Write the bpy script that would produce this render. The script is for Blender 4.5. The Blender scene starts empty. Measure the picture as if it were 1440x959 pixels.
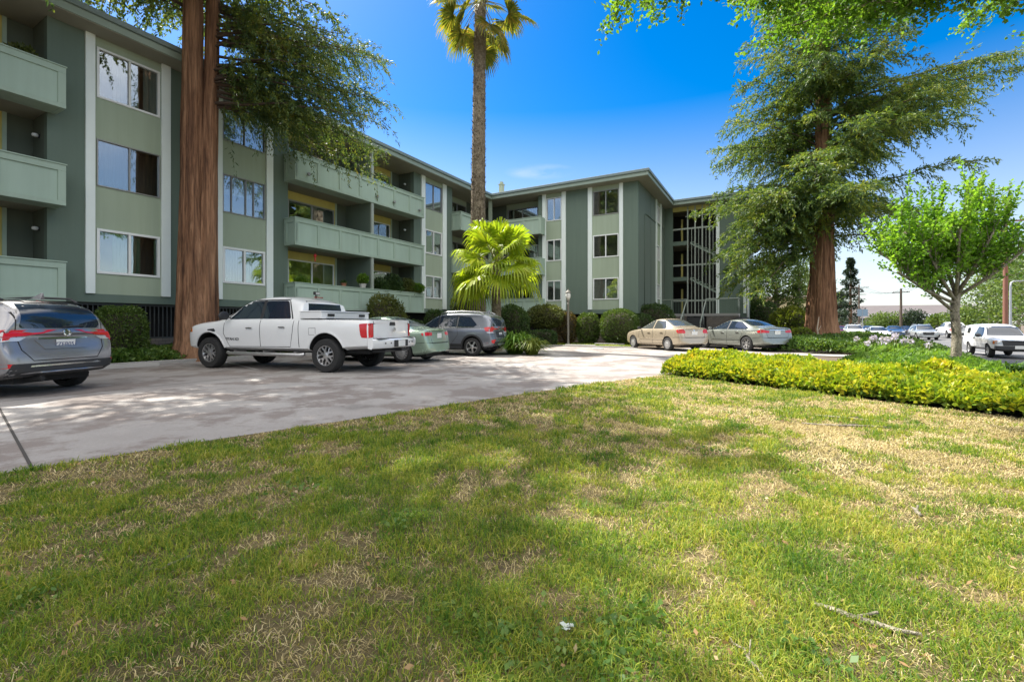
import bpy, bmesh, math, random
import numpy as np
from mathutils import Vector, Matrix, noise
from mathutils.bvhtree import BVHTree
R=math.radians
rnd=random.Random(7)
scene=bpy.context.scene
COL=scene.collection
# ------------------------------------------------------------------ frames
A0=R(29.5)
D1=Vector((math.sin(A0),math.cos(A0),0)); D2=Vector((math.cos(A0),-math.sin(A0),0))
BC=Vector((-1.47,32.66,0))            # inner eave corner of the apartment building
def bw(x,y,z=0): return BC+D2*x+D1*y+Vector((0,0,z))
def rd(d2,d1,z=0): return D2*d2+D1*d1+Vector((0,0,z))
def sstep(a,b,x):
    t=min(1,max(0,(x-a)/(b-a))); return t*t*(3-2*t)
def gz(x,y):                           # height of the site
    p=Vector((x,y,0)); d2=p.dot(D2); d1=p.dot(D1)
    z=-0.50*sstep(4.6,7.2,d2)
    z+=0.12*sstep(24,30,d1)*sstep(8.5,4,d2)
    return z
# ------------------------------------------------------------------ objects
def link(o,parent=None):
    COL.objects.link(o)
    if parent is not None: o.parent=parent
    return o
def tag(o,label=None,cat=None,group=None,kind=None):
    if label: o['label']=label
    if cat: o['category']=cat
    if group: o['group']=group
    if kind: o['kind']=kind
    return o
def empty(name,loc=(0,0,0),rz=0,label=None,cat=None,group=None):
    o=bpy.data.objects.new(name,None); o.location=loc; o.rotation_euler=(0,0,rz)
    o.empty_display_size=.3
    link(o); return tag(o,label,cat,group)
def copy_tree(o,parent=None):
    c=o.copy(); COL.objects.link(c)
    if parent is not None: c.parent=parent
    for ch in list(o.children): copy_tree(ch,c)
    return c
class MB:
    def __init__(s): s.v=[]; s.f=[]; s.m=[]
    def add(s,vs,fs,mi=0):
        n=len(s.v); s.v+= [tuple(p) for p in vs]; s.f+=[tuple(i+n for i in f) for f in fs]; s.m+=[mi]*len(fs); return s
    def box(s,x0,x1,y0,y1,z0,z1,mi=0,M=None):
        vs=[Vector(p) for p in ((x0,y0,z0),(x1,y0,z0),(x1,y1,z0),(x0,y1,z0),(x0,y0,z1),(x1,y0,z1),(x1,y1,z1),(x0,y1,z1))]
        if M is not None: vs=[M@p for p in vs]
        return s.add(vs,[(0,3,2,1),(4,5,6,7),(0,1,5,4),(1,2,6,5),(2,3,7,6),(3,0,4,7)],mi)
    def prism(s,poly,z0,z1,mi=0):
        n=len(poly)
        a=sum(poly[i][0]*poly[(i+1)%n][1]-poly[(i+1)%n][0]*poly[i][1] for i in range(n))
        if a<0: poly=poly[::-1]
        vs=[(p[0],p[1],z0) for p in poly]+[(p[0],p[1],z1) for p in poly]
        fs=[tuple(range(n))[::-1],tuple(range(n,2*n))]+[(i,(i+1)%n,n+(i+1)%n,n+i) for i in range(n)]
        return s.add(vs,fs,mi)
    def tube(s,pts,rad,n=8,mi=0,cap=True):
        pts=[Vector(p) for p in pts]
        if not hasattr(rad,'__len__'): rad=[rad]*len(pts)
        vs=[];u=None
        for i,p in enumerate(pts):
            d=(pts[min(i+1,len(pts)-1)]-pts[max(i-1,0)])
            if d.length<1e-6: d=Vector((0,0,1))
            d.normalize()
            if u is None:
                u=d.cross(Vector((0,0,1)))
                if u.length<.05: u=d.cross(Vector((1,0,0)))
            u=(u-d*u.dot(d)).normalized(); w=d.cross(u)
            for k in range(n):
                a=2*math.pi*k/n; vs.append(p+(u*math.cos(a)+w*math.sin(a))*rad[i])
        fs=[]
        for i in range(len(pts)-1):
            for k in range(n): fs.append((i*n+k,i*n+(k+1)%n,(i+1)*n+(k+1)%n,(i+1)*n+k))
        if cap:
            fs.append(tuple(range(n))[::-1]); fs.append(tuple(range((len(pts)-1)*n,len(pts)*n)))
        return s.add(vs,fs,mi)
    def lathe(s,prof,n=24,axis='z',c=(0,0,0),mi=0,mis=None,close=False,cap=True):
        vs=[];c=Vector(c)
        for r,h in prof:
            for k in range(n):
                a=2*math.pi*k/n
                p=(r*math.cos(a),r*math.sin(a),h) if axis=='z' else (r*math.cos(a),h,r*math.sin(a))
                vs.append(Vector(p)+c)
        m=len(prof); base=len(s.v); s.v+=[tuple(p) for p in vs]
        rng=range(m if close else m-1)
        for i in rng:
            j=(i+1)%m
            for k in range(n):
                f=(i*n+k,i*n+(k+1)%n,j*n+(k+1)%n,j*n+k)
                if axis!='z': f=f[::-1]
                s.f.append(tuple(q+base for q in f)); s.m.append(mis[i] if mis else mi)
        if not close and cap:
            for i,flip in ((0,True),(m-1,False)):
                if prof[i][0]>1e-4:
                    f=[base+i*n+k for k in range(n)]
                    if flip==(axis=='z'): f=f[::-1]
                    s.f.append(tuple(f)); s.m.append(mis[min(i,len(mis)-1)] if mis else mi)
        return s
    def build(s,name,mats,parent=None,smooth=False,angle=None,bevel=None):
        me=bpy.data.meshes.new(name); me.from_pydata(s.v,[],s.f)
        if not isinstance(mats,(list,tuple)): mats=[mats]
        for m in mats: me.materials.append(m)
        if len(mats)>1: me.polygons.foreach_set('material_index',s.m)
        if smooth:
            me.polygons.foreach_set('use_smooth',[True]*len(s.f))
            if angle is not None: me.set_sharp_from_angle(angle=R(angle))
        me.validate(); me.update()
        o=bpy.data.objects.new(name,me); link(o,parent)
        if bevel:
            b=o.modifiers.new('b','BEVEL'); b.width=bevel; b.segments=2; b.limit_method='ANGLE'; b.angle_limit=R(40)
        return o
def npmesh(name,V,mat,parent=None,smooth=False,k=None):
    """V: (n,k,3) array of separate k-gons"""
    n,k,_=V.shape
    me=bpy.data.meshes.new(name)
    me.vertices.add(n*k); me.vertices.foreach_set('co',np.ascontiguousarray(V,dtype=np.float32).ravel())
    me.loops.add(n*k); me.loops.foreach_set('vertex_index',np.arange(n*k,dtype=np.int32))
    me.polygons.add(n); me.polygons.foreach_set('loop_start',np.arange(0,n*k,k,dtype=np.int32))
    me.polygons.foreach_set('loop_total',np.full(n,k,dtype=np.int32))
    me.materials.append(mat); me.update(calc_edges=True)
    o=bpy.data.objects.new(name,me); link(o,parent); return o
# ------------------------------------------------------------------ materials
class NT:
    def __init__(s,name):
        s.m=bpy.data.materials.new(name); s.m.use_nodes=True; s.t=s.m.node_tree; s.t.nodes.clear()
        s.out=s.n('ShaderNodeOutputMaterial')
    def n(s,typ,**kw):
        o=s.t.nodes.new(typ)
        for k,v in kw.items():
            if k.startswith('i_'):
                o.inputs[k[2:].replace('_',' ')].default_value=v
            else: setattr(o,k,v)
        return o
    def l(s,a,b): s.t.links.new(a,b)
    def noise(s,scale,detail=4,rough=.55,vec=None,dist=0):
        o=s.n('ShaderNodeTexNoise'); o.inputs['Scale'].default_value=scale; o.inputs['Detail'].default_value=detail
        o.inputs['Roughness'].default_value=rough; o.inputs['Distortion'].default_value=dist
        if vec is not None: s.l(vec,o.inputs['Vector'])
        return o.outputs['Fac']
    def pos(s,scale=(1,1,1)):
        g=s.n('ShaderNodeNewGeometry'); m=s.n('ShaderNodeMapping'); m.inputs['Scale'].default_value=scale
        s.l(g.outputs['Position'],m.inputs['Vector']); return m.outputs['Vector']
    def obj(s,scale=(1,1,1)):
        g=s.n('ShaderNodeTexCoord'); m=s.n('ShaderNodeMapping'); m.inputs['Scale'].default_value=scale
        s.l(g.outputs['Object'],m.inputs['Vector']); return m.outputs['Vector']
    def ramp(s,fac,stops,interp='LINEAR'):
        r=s.n('ShaderNodeValToRGB'); r.color_ramp.interpolation=interp
        e=r.color_ramp.elements
        while len(e)<len(stops): e.new(.5)
        for i,(p,c) in enumerate(stops):
            e[i].position=p; e[i].color=(c if len(c)==4 else (*c,1)) if hasattr(c,'__len__') else (c,c,c,1)
        if fac is not None: s.l(fac,r.inputs['Fac'])
        return r.outputs['Color']
    def mix(s,fac,a,b,mode='MIX'):
        m=s.n('ShaderNodeMix',data_type='RGBA',blend_type=mode)
        for inp,v in ((m.inputs[0],fac),(m.inputs[6],a),(m.inputs[7],b)):
            if hasattr(v,'is_output'): s.l(v,inp)
            elif hasattr(v,'__len__'): inp.default_value=(*v,1) if len(v)==3 else v
            else: inp.default_value=v
        return m.outputs[2]
    def math(s,op,a,b=0):
        m=s.n('ShaderNodeMath',operation=op)
        for i,v in ((0,a),(1,b)):
            if hasattr(v,'is_output'): s.l(v,m.inputs[i])
            else: m.inputs[i].default_value=v
        return m.outputs[0]
    def bump(s,h,strength=.3,dist=.01):
        b=s.n('ShaderNodeBump'); b.inputs['Strength'].default_value=strength; b.inputs['Distance'].default_value=dist
        s.l(h,b.inputs['Height']); return b.outputs['Normal']
    def pbr(s,col,rough=.6,normal=None,metal=0,spec=.5,coat=0,**kw):
        p=s.n('ShaderNodeBsdfPrincipled')
        for nm,v in (('Base Color',col),('Roughness',rough),('Metallic',metal)):
            if hasattr(v,'is_output'): s.l(v,p.inputs[nm])
            else: p.inputs[nm].default_value=(*v,1) if hasattr(v,'__len__') else v
        p.inputs['Specular IOR Level'].default_value=spec
        p.inputs['Coat Weight'].default_value=coat; p.inputs['Coat Roughness'].default_value=.04
        if normal is not None: s.l(normal,p.inputs['Normal'])
        for k,v in kw.items(): p.inputs[k].default_value=v
        return p.outputs[0]
    def done(s,sh): s.l(sh,s.out.inputs['Surface']); return s.m
def plain(name,col,rough=.6,metal=0,spec=.5,coat=0,var=.08,scale=3,bump=0,**kw):
    t=NT(name); v=t.obj()
    n=t.noise(scale,5,.6,v)
    c=t.mix(n,tuple(x*(1-var) for x in col),tuple(min(1,x*(1+var)) for x in col))
    nb=None
    if bump: nb=t.bump(t.noise(scale*14,4,.6,v),bump,.004)
    return t.done(t.pbr(c,rough,nb,metal,spec,coat,**kw))
def wallpaint(name,col,grooves=None):
    t=NT(name); v=t.obj()
    big=t.noise(.7,5,.6,t.obj((1,1,.35))); fine=t.noise(22,4,.6,v)
    c=t.mix(big,tuple(x*.84 for x in col),tuple(x*1.12 for x in col))
    stk=t.noise(5,4,.6,t.obj((1,1,.05))); c=t.mix(t.ramp(stk,[(.35,1),(.62,0)]),c,t.mix(1,c,(.945,.945,.935),'MULTIPLY'))
    h=fine
    if grooves:
        # vertical grooved plywood: faint lines every 0.2 m, along x or y of the object
        w=t.n('ShaderNodeTexWave',wave_type='BANDS',bands_direction=grooves); w.inputs['Scale'].default_value=1/0.2*.314/1.0
        t.l(v,w.inputs['Vector'])
        g=t.ramp(w.outputs['Fac'],[(0,0),(.04,1)])
        h=t.mix(.7,fine,g,'MIX'); c=t.mix(g,tuple(x*.8 for x in col),c)
    return t.done(t.pbr(c,.75,t.bump(h,.25,.006),spec=.3))
def carpaint(name,col,metal=.0,rough=.32):
    t=NT(name); v=t.obj()
    d=t.noise(3,5,.65,v)
    f=t.noise(900,2,.5,v)
    c=t.mix(d,tuple(x*.95 for x in col),tuple(min(1,x*1.05) for x in col))
    rr=t.math('ADD',t.math('MULTIPLY',d,.16),rough-.08)
    p=t.pbr(c,rr,t.bump(f,.02,.001),metal,.5,.8)
    return t.done(p)
def glassmat(name,col,rough=.03,spec=.6):
    t=NT(name); v=t.pos()
    n=t.noise(1.1,2,.5,v)
    return t.done(t.pbr(col,rough,t.bump(n,.12,.05),0,spec))
def foliage(name,stops,trans=.38,scale=.5,rough=.5,tcol=1.5,spec=.35):
    """leaf material: colour per leaf, clumps by position, light passing through"""
    t=NT(name); g=t.n('ShaderNodeNewGeometry')
    nz=t.noise(scale,3,.6,g.outputs['Position'])
    f=t.math('ADD',t.math('MULTIPLY',g.outputs['Random Per Island'],.55),t.math('MULTIPLY',t.math('SUBTRACT',nz,.27),1.0))
    c=t.ramp(f,stops)
    p=t.pbr(c,rough,None,0,spec)
    tr=t.n('ShaderNodeBsdfTranslucent'); 
    tc=t.mix(1,c,(tcol,tcol*.97,tcol*.45),'MULTIPLY'); t.l(tc,tr.inputs['Color'])
    m=t.n('ShaderNodeMixShader'); m.inputs[0].default_value=trans; t.l(p,m.inputs[1]); t.l(tr.outputs[0],m.inputs[2])
    return t.done(m.outputs[0])
M={}
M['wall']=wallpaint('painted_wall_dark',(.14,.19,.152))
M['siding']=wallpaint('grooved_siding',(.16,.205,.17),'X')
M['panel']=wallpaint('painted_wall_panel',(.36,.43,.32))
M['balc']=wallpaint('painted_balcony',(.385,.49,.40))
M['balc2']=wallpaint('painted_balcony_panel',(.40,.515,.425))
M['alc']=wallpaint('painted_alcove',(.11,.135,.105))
M['olive']=wallpaint('painted_olive',(.60,.53,.17))
M['pil']=plain('white_pilaster',(.78,.85,.81),.6,var=.05)
M['white']=plain('white_frame',(.78,.80,.78),.45,var=.04)
M['fascia']=plain('fascia_paint',(.28,.345,.285),.55)
M['gutter']=plain('gutter_paint',(.19,.245,.235),.45)
M['soffit']=plain('soffit_paint',(.30,.29,.23),.8)
M['dark']=plain('shade_black',(.012,.012,.012),.9)
M['roof']=plain('gravel_roof',(.22,.21,.2),.9,bump=.5)
M['black']=plain('black_metal',(.015,.015,.017),.5)
M['rail']=plain('rail_paint',(.32,.36,.31),.5)
M['pane']=glassmat('window_pane',(.025,.032,.04))
def curtain(name,col):
    t=NT(name); v=t.obj((1,1,.02))
    n=t.noise(9,3,.5,v)
    c=t.mix(n,tuple(x*.6 for x in col),tuple(min(.85,x*1.15) for x in col))
    return t.done(t.pbr(c,.9,t.bump(n,.6,.05),spec=.1))
# ------------------------------------------------------------------ setting: ground, lawn, driveway, road
def poly_sheet(name,poly,mat,zoff=0,cell=.6,kind='structure',zf=gz):
    """ground-following sheet from a world polygon"""
    bm=bmesh.new(); bm.faces.new([bm.verts.new((p[0],p[1],0)) for p in poly])
    xs=[p[0] for p in poly]; ys=[p[1] for p in poly]
    def cut(co,no):
        bmesh.ops.bisect_plane(bm,geom=bm.verts[:]+bm.edges[:]+bm.faces[:],plane_co=co,plane_no=no)
    c=cell
    x=min(xs)+c
    while x<max(xs): cut((x,0,0),(1,0,0)); x+=c
    y=min(ys)+c
    while y<max(ys): cut((0,y,0),(0,1,0)); y+=c
    for v in bm.verts: v.co.z=zf(v.co.x,v.co.y)+zoff
    bmesh.ops.recalc_face_normals(bm,faces=bm.faces)
    if sum(f.normal.z for f in bm.faces)<0: bmesh.ops.reverse_faces(bm,faces=bm.faces)
    me=bpy.data.meshes.new(name); bm.to_mesh(me); bm.free(); me.materials.append(mat)
    o=bpy.data.objects.new(name,me); link(o); tag(o,kind=kind); return o
def concrete_mat():
    t=NT('driveway_concrete'); v=t.pos()
    n1=t.noise(.35,5,.62,v); n2=t.noise(.85,8,.68,v); n3=t.noise(160,3,.7,v); n4=t.noise(36,5,.7,v)
    c=t.mix(t.ramp(n1,[(.38,0),(.62,1)]),(.25,.228,.212),(.36,.342,.322))
    st=t.ramp(n2,[(.48,0),(.55,1)])
    c=t.mix(t.math('MULTIPLY',st,.85),c,(.165,.132,.115))     # worn, exposed aggregate
    c=t.mix(t.math('MULTIPLY',t.ramp(n4,[(.35,1),(.6,0)]),.28),c,(.15,.125,.11))
    c=t.mix(t.math('MULTIPLY',t.ramp(n3,[(.4,0),(.7,1)]),.35),c,(.38,.37,.36))
    oil=t.math('MULTIPLY',t.ramp(t.noise(.55,3,.5,t.pos((1.3,1,1))),[(.60,0),(.70,1)]),t.ramp(n4,[(.3,.4),(.6,1)]))
    c=t.mix(t.math('MULTIPLY',oil,.45),c,(.07,.062,.055))
    h=t.math('ADD',t.math('MULTIPLY',n3,.6),n4)
    return t.done(t.pbr(c,.85,t.bump(h,.5,.006),spec=.3))
def lawn_mat():
    t=NT('lawn_soil'); v=t.pos()
    n1=t.noise(.9,5,.65,v); n2=t.noise(14,6,.7,v); n3=t.noise(90,4,.7,v)
    c=t.mix(t.ramp(n1,[(.4,0),(.6,1)]),(.10,.085,.035),(.20,.15,.075))
    c=t.mix(t.ramp(n2,[(.4,0),(.7,.7)]),c,(.055,.045,.03))
    c=t.mix(t.ramp(n3,[(.5,0),(.75,.7)]),c,(.26,.21,.12))
    return t.done(t.pbr(c,.95,t.bump(t.math('ADD',n2,n3),.8,.02),spec=.15))
def asphalt_mat():
    t=NT('asphalt'); v=t.pos(); n=t.noise(60,4,.7,v); b=t.noise(.3,5,.6,v)
    c=t.mix(b,(.075,.075,.08),(.13,.128,.125)); c=t.mix(t.math('MULTIPLY',n,.4),c,(.2,.2,.2))
    return t.done(t.pbr(c,.8,t.bump(n,.4,.005),spec=.3))
M['conc']=concrete_mat(); M['soil']=lawn_mat(); M['asph']=asphalt_mat()
M['walk']=plain('sidewalk_concrete',(.36,.35,.33),.85,scale=1.2,var=.15,bump=.3)
M['earth']=plain('planter_earth',(.10,.075,.05),.95,scale=2,var=.3,bump=.8)
M['kerb']=plain('kerb_concrete',(.33,.32,.30),.85,scale=2,var=.18,bump=.4)
M['line']=plain('road_paint',(.48,.46,.43),.8,var=.3,scale=6)
# one big sheet to the horizon, finer near the site
def big_ground():
    xs=sorted(set([-3000,-800,-250,-120,-60]+list(range(-40,-14,2))+[i*.5 for i in range(-28,69)]+list(range(36,61,2))+[80,120,250,800,3000]))
    ys=sorted(set([-600,-120,-40]+list(range(-20,0,2))+[i*.5 for i in range(0,83)]+list(range(44,71,2))+[90,130,250,800,4000]))
    V=[(x,y,gz(x,y)-.02) for y in ys for x in xs]; n=len(xs)
    F=[(j*n+i,j*n+i+1,(j+1)*n+i+1,(j+1)*n+i) for j in range(len(ys)-1) for i in range(n-1)]
    mb=MB(); mb.v=V; mb.f=F; mb.m=[0]*len(F)
    return tag(mb.build('ground',M['earth'],smooth=True),kind='structure')
big_ground()
LB=[(-9.0,-1.2),(-4.07,3.65),(-3.07,4.72),(-2.16,5.57),(-.23,7.44),(1.8,9.3),(3.58,10.75),(4.2,11.6)]   # kerbless edge between drive and lawn
def wl(x,y): p=bw(x,y); return (p.x,p.y)
PL=2.15   # planter depth in front of the left wing (from its eave line x=0 -> x=1.4)
drive=LB+[(6.6,12.4),(9.6,15.6),(11.0,18.2),(15.2,20.5),(13.9,23.2)]+[wl(11.6,-4.6),wl(2.2,-4.6),wl(2.2,-11.5),wl(1.35,-11.5),wl(1.35,-40)]+[(-26,-12)]
poly_sheet('driveway',drive,M['conc'],.004,1.5)
lawn=[(-9.0,-1.2)]+LB[1:7]+[(3.75,10.35),(6.2,6.0),(7.6,3.2),(9,0),(8,-4),(-8,-4)]
lawn[0]=(-9.0,-1.2)
poly_sheet('lawn',lawn,M['soil'],.012,.8)
strip=[wl(2.3,-1.0),wl(2.3,-4.5),wl(11.0,-4.5),wl(11.0,-1.0)]
poly_sheet('lawn_strip',strip,M['soil'],.012,1.2)
# joints in the slab, dark gap along the lawn
mb=MB()
def joint(a,b,w=.012):
    a=Vector((*a,0));b=Vector((*b,0));n=(b-a).normalized().cross(Vector((0,0,1)))*w
    k=max(1,int((b-a).length/1.0)); 
    for i in range(k):
        p=a.lerp(b,i/k);q=a.lerp(b,(i+1)/k)
        z0=gz(p.x,p.y)+.008;z1=gz(q.x,q.y)+.008
        mb.add([(p.x-n.x,p.y-n.y,z0),(q.x-n.x,q.y-n.y,z1),(q.x+n.x,q.y+n.y,z1),(p.x+n.x,p.y+n.y,z0)],[(0,1,2,3)])
joint((-3.95,3.78),wl(1.4,-24.5)); 
for s0 in (-17,-9.5):
    pass
joint(wl(10.6,-15),wl(10.6,-5)); joint(wl(7.0,-30),wl(7.0,-5)); joint(wl(12.5,-12.5),wl(1.5,-12.5)); joint(wl(14.5,-19),wl(1.5,-19))
for q0,q1 in zip(LB[:-1],LB[1:]): joint(q0,q1,.035)
tag(mb.build('driveway_joint',plain('joint_dark',(.05,.045,.04),.95)),kind='structure')
# painted bay lines
mb=MB(); 
for s0 in (-19.3,-15.9,-13.0,-10.0): joint(wl(1.6,s0),wl(5.6,s0-1.2),.05)
tag(mb.build('parking_line',M['line']),kind='structure')
# the road, pavement and far verge
def strip_rd(name,d2a,d2b,d1a,d1b,z,mat,th=None,n=30):
    mb=MB()
    if th: 
        P=[rd(d2a,d1a),rd(d2b,d1a),rd(d2b,d1b),rd(d2a,d1b)]; mb.prism([(p.x,p.y) for p in P],z-th,z)
    else:
        P=[rd(d2a,d1a,z),rd(d2b,d1a,z),rd(d2b,d1b,z),rd(d2a,d1b,z)]; mb.add(P,[(0,1,2,3)])
    return tag(mb.build(name,mat),kind='structure')
strip_rd('road',7.9,23.0,-60,420,-.475,M['asph'])
strip_rd('sidewalk',6.15,7.72,-60,420,-.33,M['walk'],.3)
strip_rd('kerb',7.725,7.9,-60,420,-.335,M['kerb'],.25)
strip_rd('far_kerb',23.0,23.2,-60,420,-.335,M['kerb'],.25)
strip_rd('far_sidewalk',23.205,25,-60,420,-.34,M['walk'],.25)
for k in range(30):
    strip_rd('lane_marking',15.35,15.47,-20+k*9,-17+k*9,-.470,M['line'])
strip_rd('edge_marking',10.6,10.72,20,200,-.470,M['line'])
wk=[(10.6,18.9),(11.2,17.6),(16.2,14.6),(17.4,15.6),(17.0,16.4)]
poly_sheet('walkway',wk,M['walk'],.01,1.0)
# kerb edging round the planters
mb=MB()
def edging(a,b,w=.07,h=.11):
    a=Vector((*a,0));b=Vector((*b,0));d=(b-a).normalized();n=d.cross(Vector((0,0,1)))*w
    z=gz(*((a+b)/2).xy)
    mb.prism([(a-n).xy,(b-n).xy,(b+n).xy,(a+n).xy],z-.1,z+h)
edging(wl(1.35,-31),wl(1.35,-11.6)); edging(wl(2.15,-11.5),wl(2.15,-4.7)); edging(wl(2.3,-4.6),wl(11.5,-4.6),.07,.07)
tag(mb.build('planter_kerb',M['kerb'],bevel=.015),kind='structure')
# ------------------------------------------------------------------ the apartment building (local frame: x right along the far wing, y away)
def glass_pane(name,tint,refl=.20):
    t=NT(name); lw=t.n('ShaderNodeLayerWeight'); lw.inputs['Blend'].default_value=.35
    v=t.pos(); nb=t.bump(t.noise(.9,2,.5,v),.10,.06)
    tr=t.n('ShaderNodeBsdfTransparent'); tr.inputs['Color'].default_value=(*tint,1)
    gl=t.n('ShaderNodeBsdfGlossy'); gl.inputs['Roughness'].default_value=.015; gl.inputs['Color'].default_value=(.9,.93,.95,1)
    t.l(nb,gl.inputs['Normal'])
    f=t.math('ADD',t.math('MULTIPLY',lw.outputs['Facing'],.55),refl)
    m=t.n('ShaderNodeMixShader'); t.l(f,m.inputs[0]); t.l(tr.outputs[0],m.inputs[1]); t.l(gl.outputs[0],m.inputs[2])
    return t.done(m.outputs[0])
M['wglass']=glass_pane('window_glass',(.86,.90,.88))
M['room']=plain('room_interior',(.24,.23,.21),.9)
M['cur_w']=curtain('curtain_white',(.44,.46,.42)); M['cur_g']=curtain('curtain_green',(.17,.30,.21))
M['cur_b']=curtain('curtain_beige',(.42,.36,.28)); M['cur_y']=curtain('curtain_lime',(.42,.50,.10)); M['cur_d']=curtain('curtain_grey',(.20,.19,.18))
M['blind']=plain('vertical_blind',(.60,.60,.56),.7)
M['bronze']=plain('bronze_frame',(.30,.30,.28),.4,.3)
M['brick']=None
def brickmat():
    t=NT('podium_brick'); b=t.n('ShaderNodeTexBrick'); v=t.obj()
    # map x,z to the brick plane
    sx=t.n('ShaderNodeSeparateXYZ'); cx=t.n('ShaderNodeCombineXYZ'); t.l(v,sx.inputs[0]); t.l(t.math('ADD',sx.outputs[0],sx.outputs[1]),cx.inputs[0]); t.l(sx.outputs[2],cx.inputs[1])
    t.l(cx.outputs[0],b.inputs['Vector']); b.inputs['Scale'].default_value=2.4
    b.inputs['Color1'].default_value=(.16,.145,.13,1); b.inputs['Color2'].default_value=(.22,.19,.16,1); b.inputs['Mortar'].default_value=(.10,.095,.09,1); b.inputs['Mortar Size'].default_value=.015
    return t.done(t.pbr(b.outputs['Color'],.85,t.bump(b.outputs['Fac'],.4,-.01),spec=.2))
M['brick']=brickmat()
BR=empty('apartment_building',BC,-A0,'three-storey sage green apartment block with white pilasters, balconies and open stairwell','apartment building')
def fm(kind,pl):
    if kind=='L': return Matrix(((0,1,0,pl),(1,0,0,0),(0,0,1,0),(0,0,0,1)))
    return Matrix(((1,0,0,0),(0,-1,0,pl),(0,0,1,0),(0,0,0,1)))
def bx(mb,Mx,u0,u1,n0,n1,z0,z1,mi=0):
    k=len(mb.f); mb.box(u0,u1,n0,n1,z0,z1,mi,Mx)
    if Mx.determinant()<0:
        for i in range(k,len(mb.f)): mb.f[i]=mb.f[i][::-1]
def window(Mx,u0,u1,z0,z1,fw=.055,mat='white',cur=(),mull=(.5,),sill=False,glass='wglass',parent=None):
    mb=MB(); d0,d1=-.07,.03
    bx(mb,Mx,u0,u1,d0,d1,z0,z0+fw); bx(mb,Mx,u0,u1,d0,d1,z1-fw,z1)
    bx(mb,Mx,u0,u0+fw,d0,d1-.002,z0+fw,z1-fw); bx(mb,Mx,u1-fw,u1,d0,d1-.002,z0+fw,z1-fw)
    for q in mull:
        c=u0+(u1-u0)*q; bx(mb,Mx,c-fw*.45,c+fw*.45,d0+.01,d1-.012,z0+fw,z1-fw)
    o=mb.build('window',M[mat],parent or BR,bevel=.006)
    mb=MB(); bx(mb,Mx,u0+fw,u1-fw,-.045,-.037,z0+fw,z1-fw)
    mb.build('pane',M[glass],o)
    for (a,b,c,zt,zb) in cur:
        w=(u1-u0); A=u0+w*a; B=u0+w*b; mb=MB()
        n=max(4,int((B-A)/.035)); pts=[]
        for i in range(n+1):
            u=A+(B-A)*i/n; dep=-.10+.025*math.sin(i*2.1)+.012*math.sin(i*.7)
            pts.append((u,dep))
        zz0=z0+(z1-z0)*zb; zz1=z0+(z1-z0)*zt
        vs=[Mx@Vector((u,dn,z)) for z in (zz0,zz1) for u,dn in pts]
        mb.add(vs,[(i,i+1,n+2+i,n+1+i) for i in range(n)])
        mb.build('curtain',M[c],o,smooth=True)
    return o
FZ=[(2.77,4.16),(5.47,6.93),(8.2,9.76)]
PB=2.14; SO=10.075; BB=1.88
LM=fm('L',-.75); F1=fm('F',.75); SM=fm('L',10.21); F2=fm('F',8.82)
def bay(Mx,u0,u1,wins,pw0,pw1,m='panel'):
    """panel with openings between two pilasters; wins=[(a,b,z0,z1)]"""
    mb=MB(); T=-.2
    zs=PB
    for (a,b,z0,z1) in wins:
        bx(mb,Mx,u0,u1,T,-.012,zs,z0)
        if a>u0+.01: bx(mb,Mx,u0,a,T,-.012,z0,z1)
        if b<u1-.01: bx(mb,Mx,b,u1,T,-.012,z0,z1)
        zs=z1
    bx(mb,Mx,u0,u1,T,-.012,zs,SO)
    mb.build('wall_panel',M[m],BR)
    # room behind
    mb=MB(); bx(mb,Mx,u0-.2,u1+.2,-1.12,-1.10,BB+.1,SO)
    for zf in (4.6,7.35): bx(mb,Mx,u0-.2,u1+.2,-1.10,-.21,zf-.25,zf)
    bx(mb,Mx,u0-.22,u0-.2,-1.10,-.21,BB+.1,SO); bx(mb,Mx,u1+.2,u1+.22,-1.10,-.21,BB+.1,SO)
    mb.build('room_lining',M['room'],BR)
    for a,b in (pw0,pw1):
        mb=MB(); bx(mb,Mx,a,b,-.1,.075,PB,SO-.003); mb.build('pilaster',M['pil'],BR,bevel=.008)
def wallseg(name,Mx,u0,u1,z0=BB,z1=SO,m='wall',n0=-.25,n1=0):
    mb=MB(); bx(mb,Mx,u0,u1,n0,n1,z0,z1); return mb.build(name,M[m],BR)
# --- left wing
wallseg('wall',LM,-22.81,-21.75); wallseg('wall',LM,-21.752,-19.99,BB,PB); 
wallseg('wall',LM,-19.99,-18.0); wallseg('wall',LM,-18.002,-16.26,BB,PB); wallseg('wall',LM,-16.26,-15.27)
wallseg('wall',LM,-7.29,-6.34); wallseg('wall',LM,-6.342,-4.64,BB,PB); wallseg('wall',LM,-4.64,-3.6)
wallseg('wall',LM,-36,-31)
bay(LM,-21.75,-19.99,[(-21.70,-20.02,*z) for z in FZ],(-21.98,-21.75),(-19.99,-19.72))
bay(LM,-18.0,-16.26,[(-17.97,-16.30,*z) for z in FZ],(-18.18,-18.0),(-16.26,-15.98))
bay(LM,-6.34,-4.64,[(-6.3,-4.68,*z) for z in FZ],(-6.66,-6.34),(-4.64,-4.27))
bay(F1,3.95,5.11,[(3.98,5.08,*z) for z in FZ],(3.68,3.95),(5.11,5.41))
bay(F1,7.25,9.03,[(7.29,8.99,*z) for z in FZ],(6.96,7.25),(9.03,9.27))
bay(SM,5.85,7.10,[(6.0,6.95,3.0,4.1),(6.0,6.95,5.8,6.9),(6.0,6.95,8.55,9.72)],(5.62,5.85),(7.10,7.35))
W=window
W(LM,-21.70,-20.02,*FZ[0],.075,'white',[(.25,.50,'cur_g',.97,0),(.52,.70,'cur_g',.97,0),(.92,1,'cur_g',.97,0)])
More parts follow.
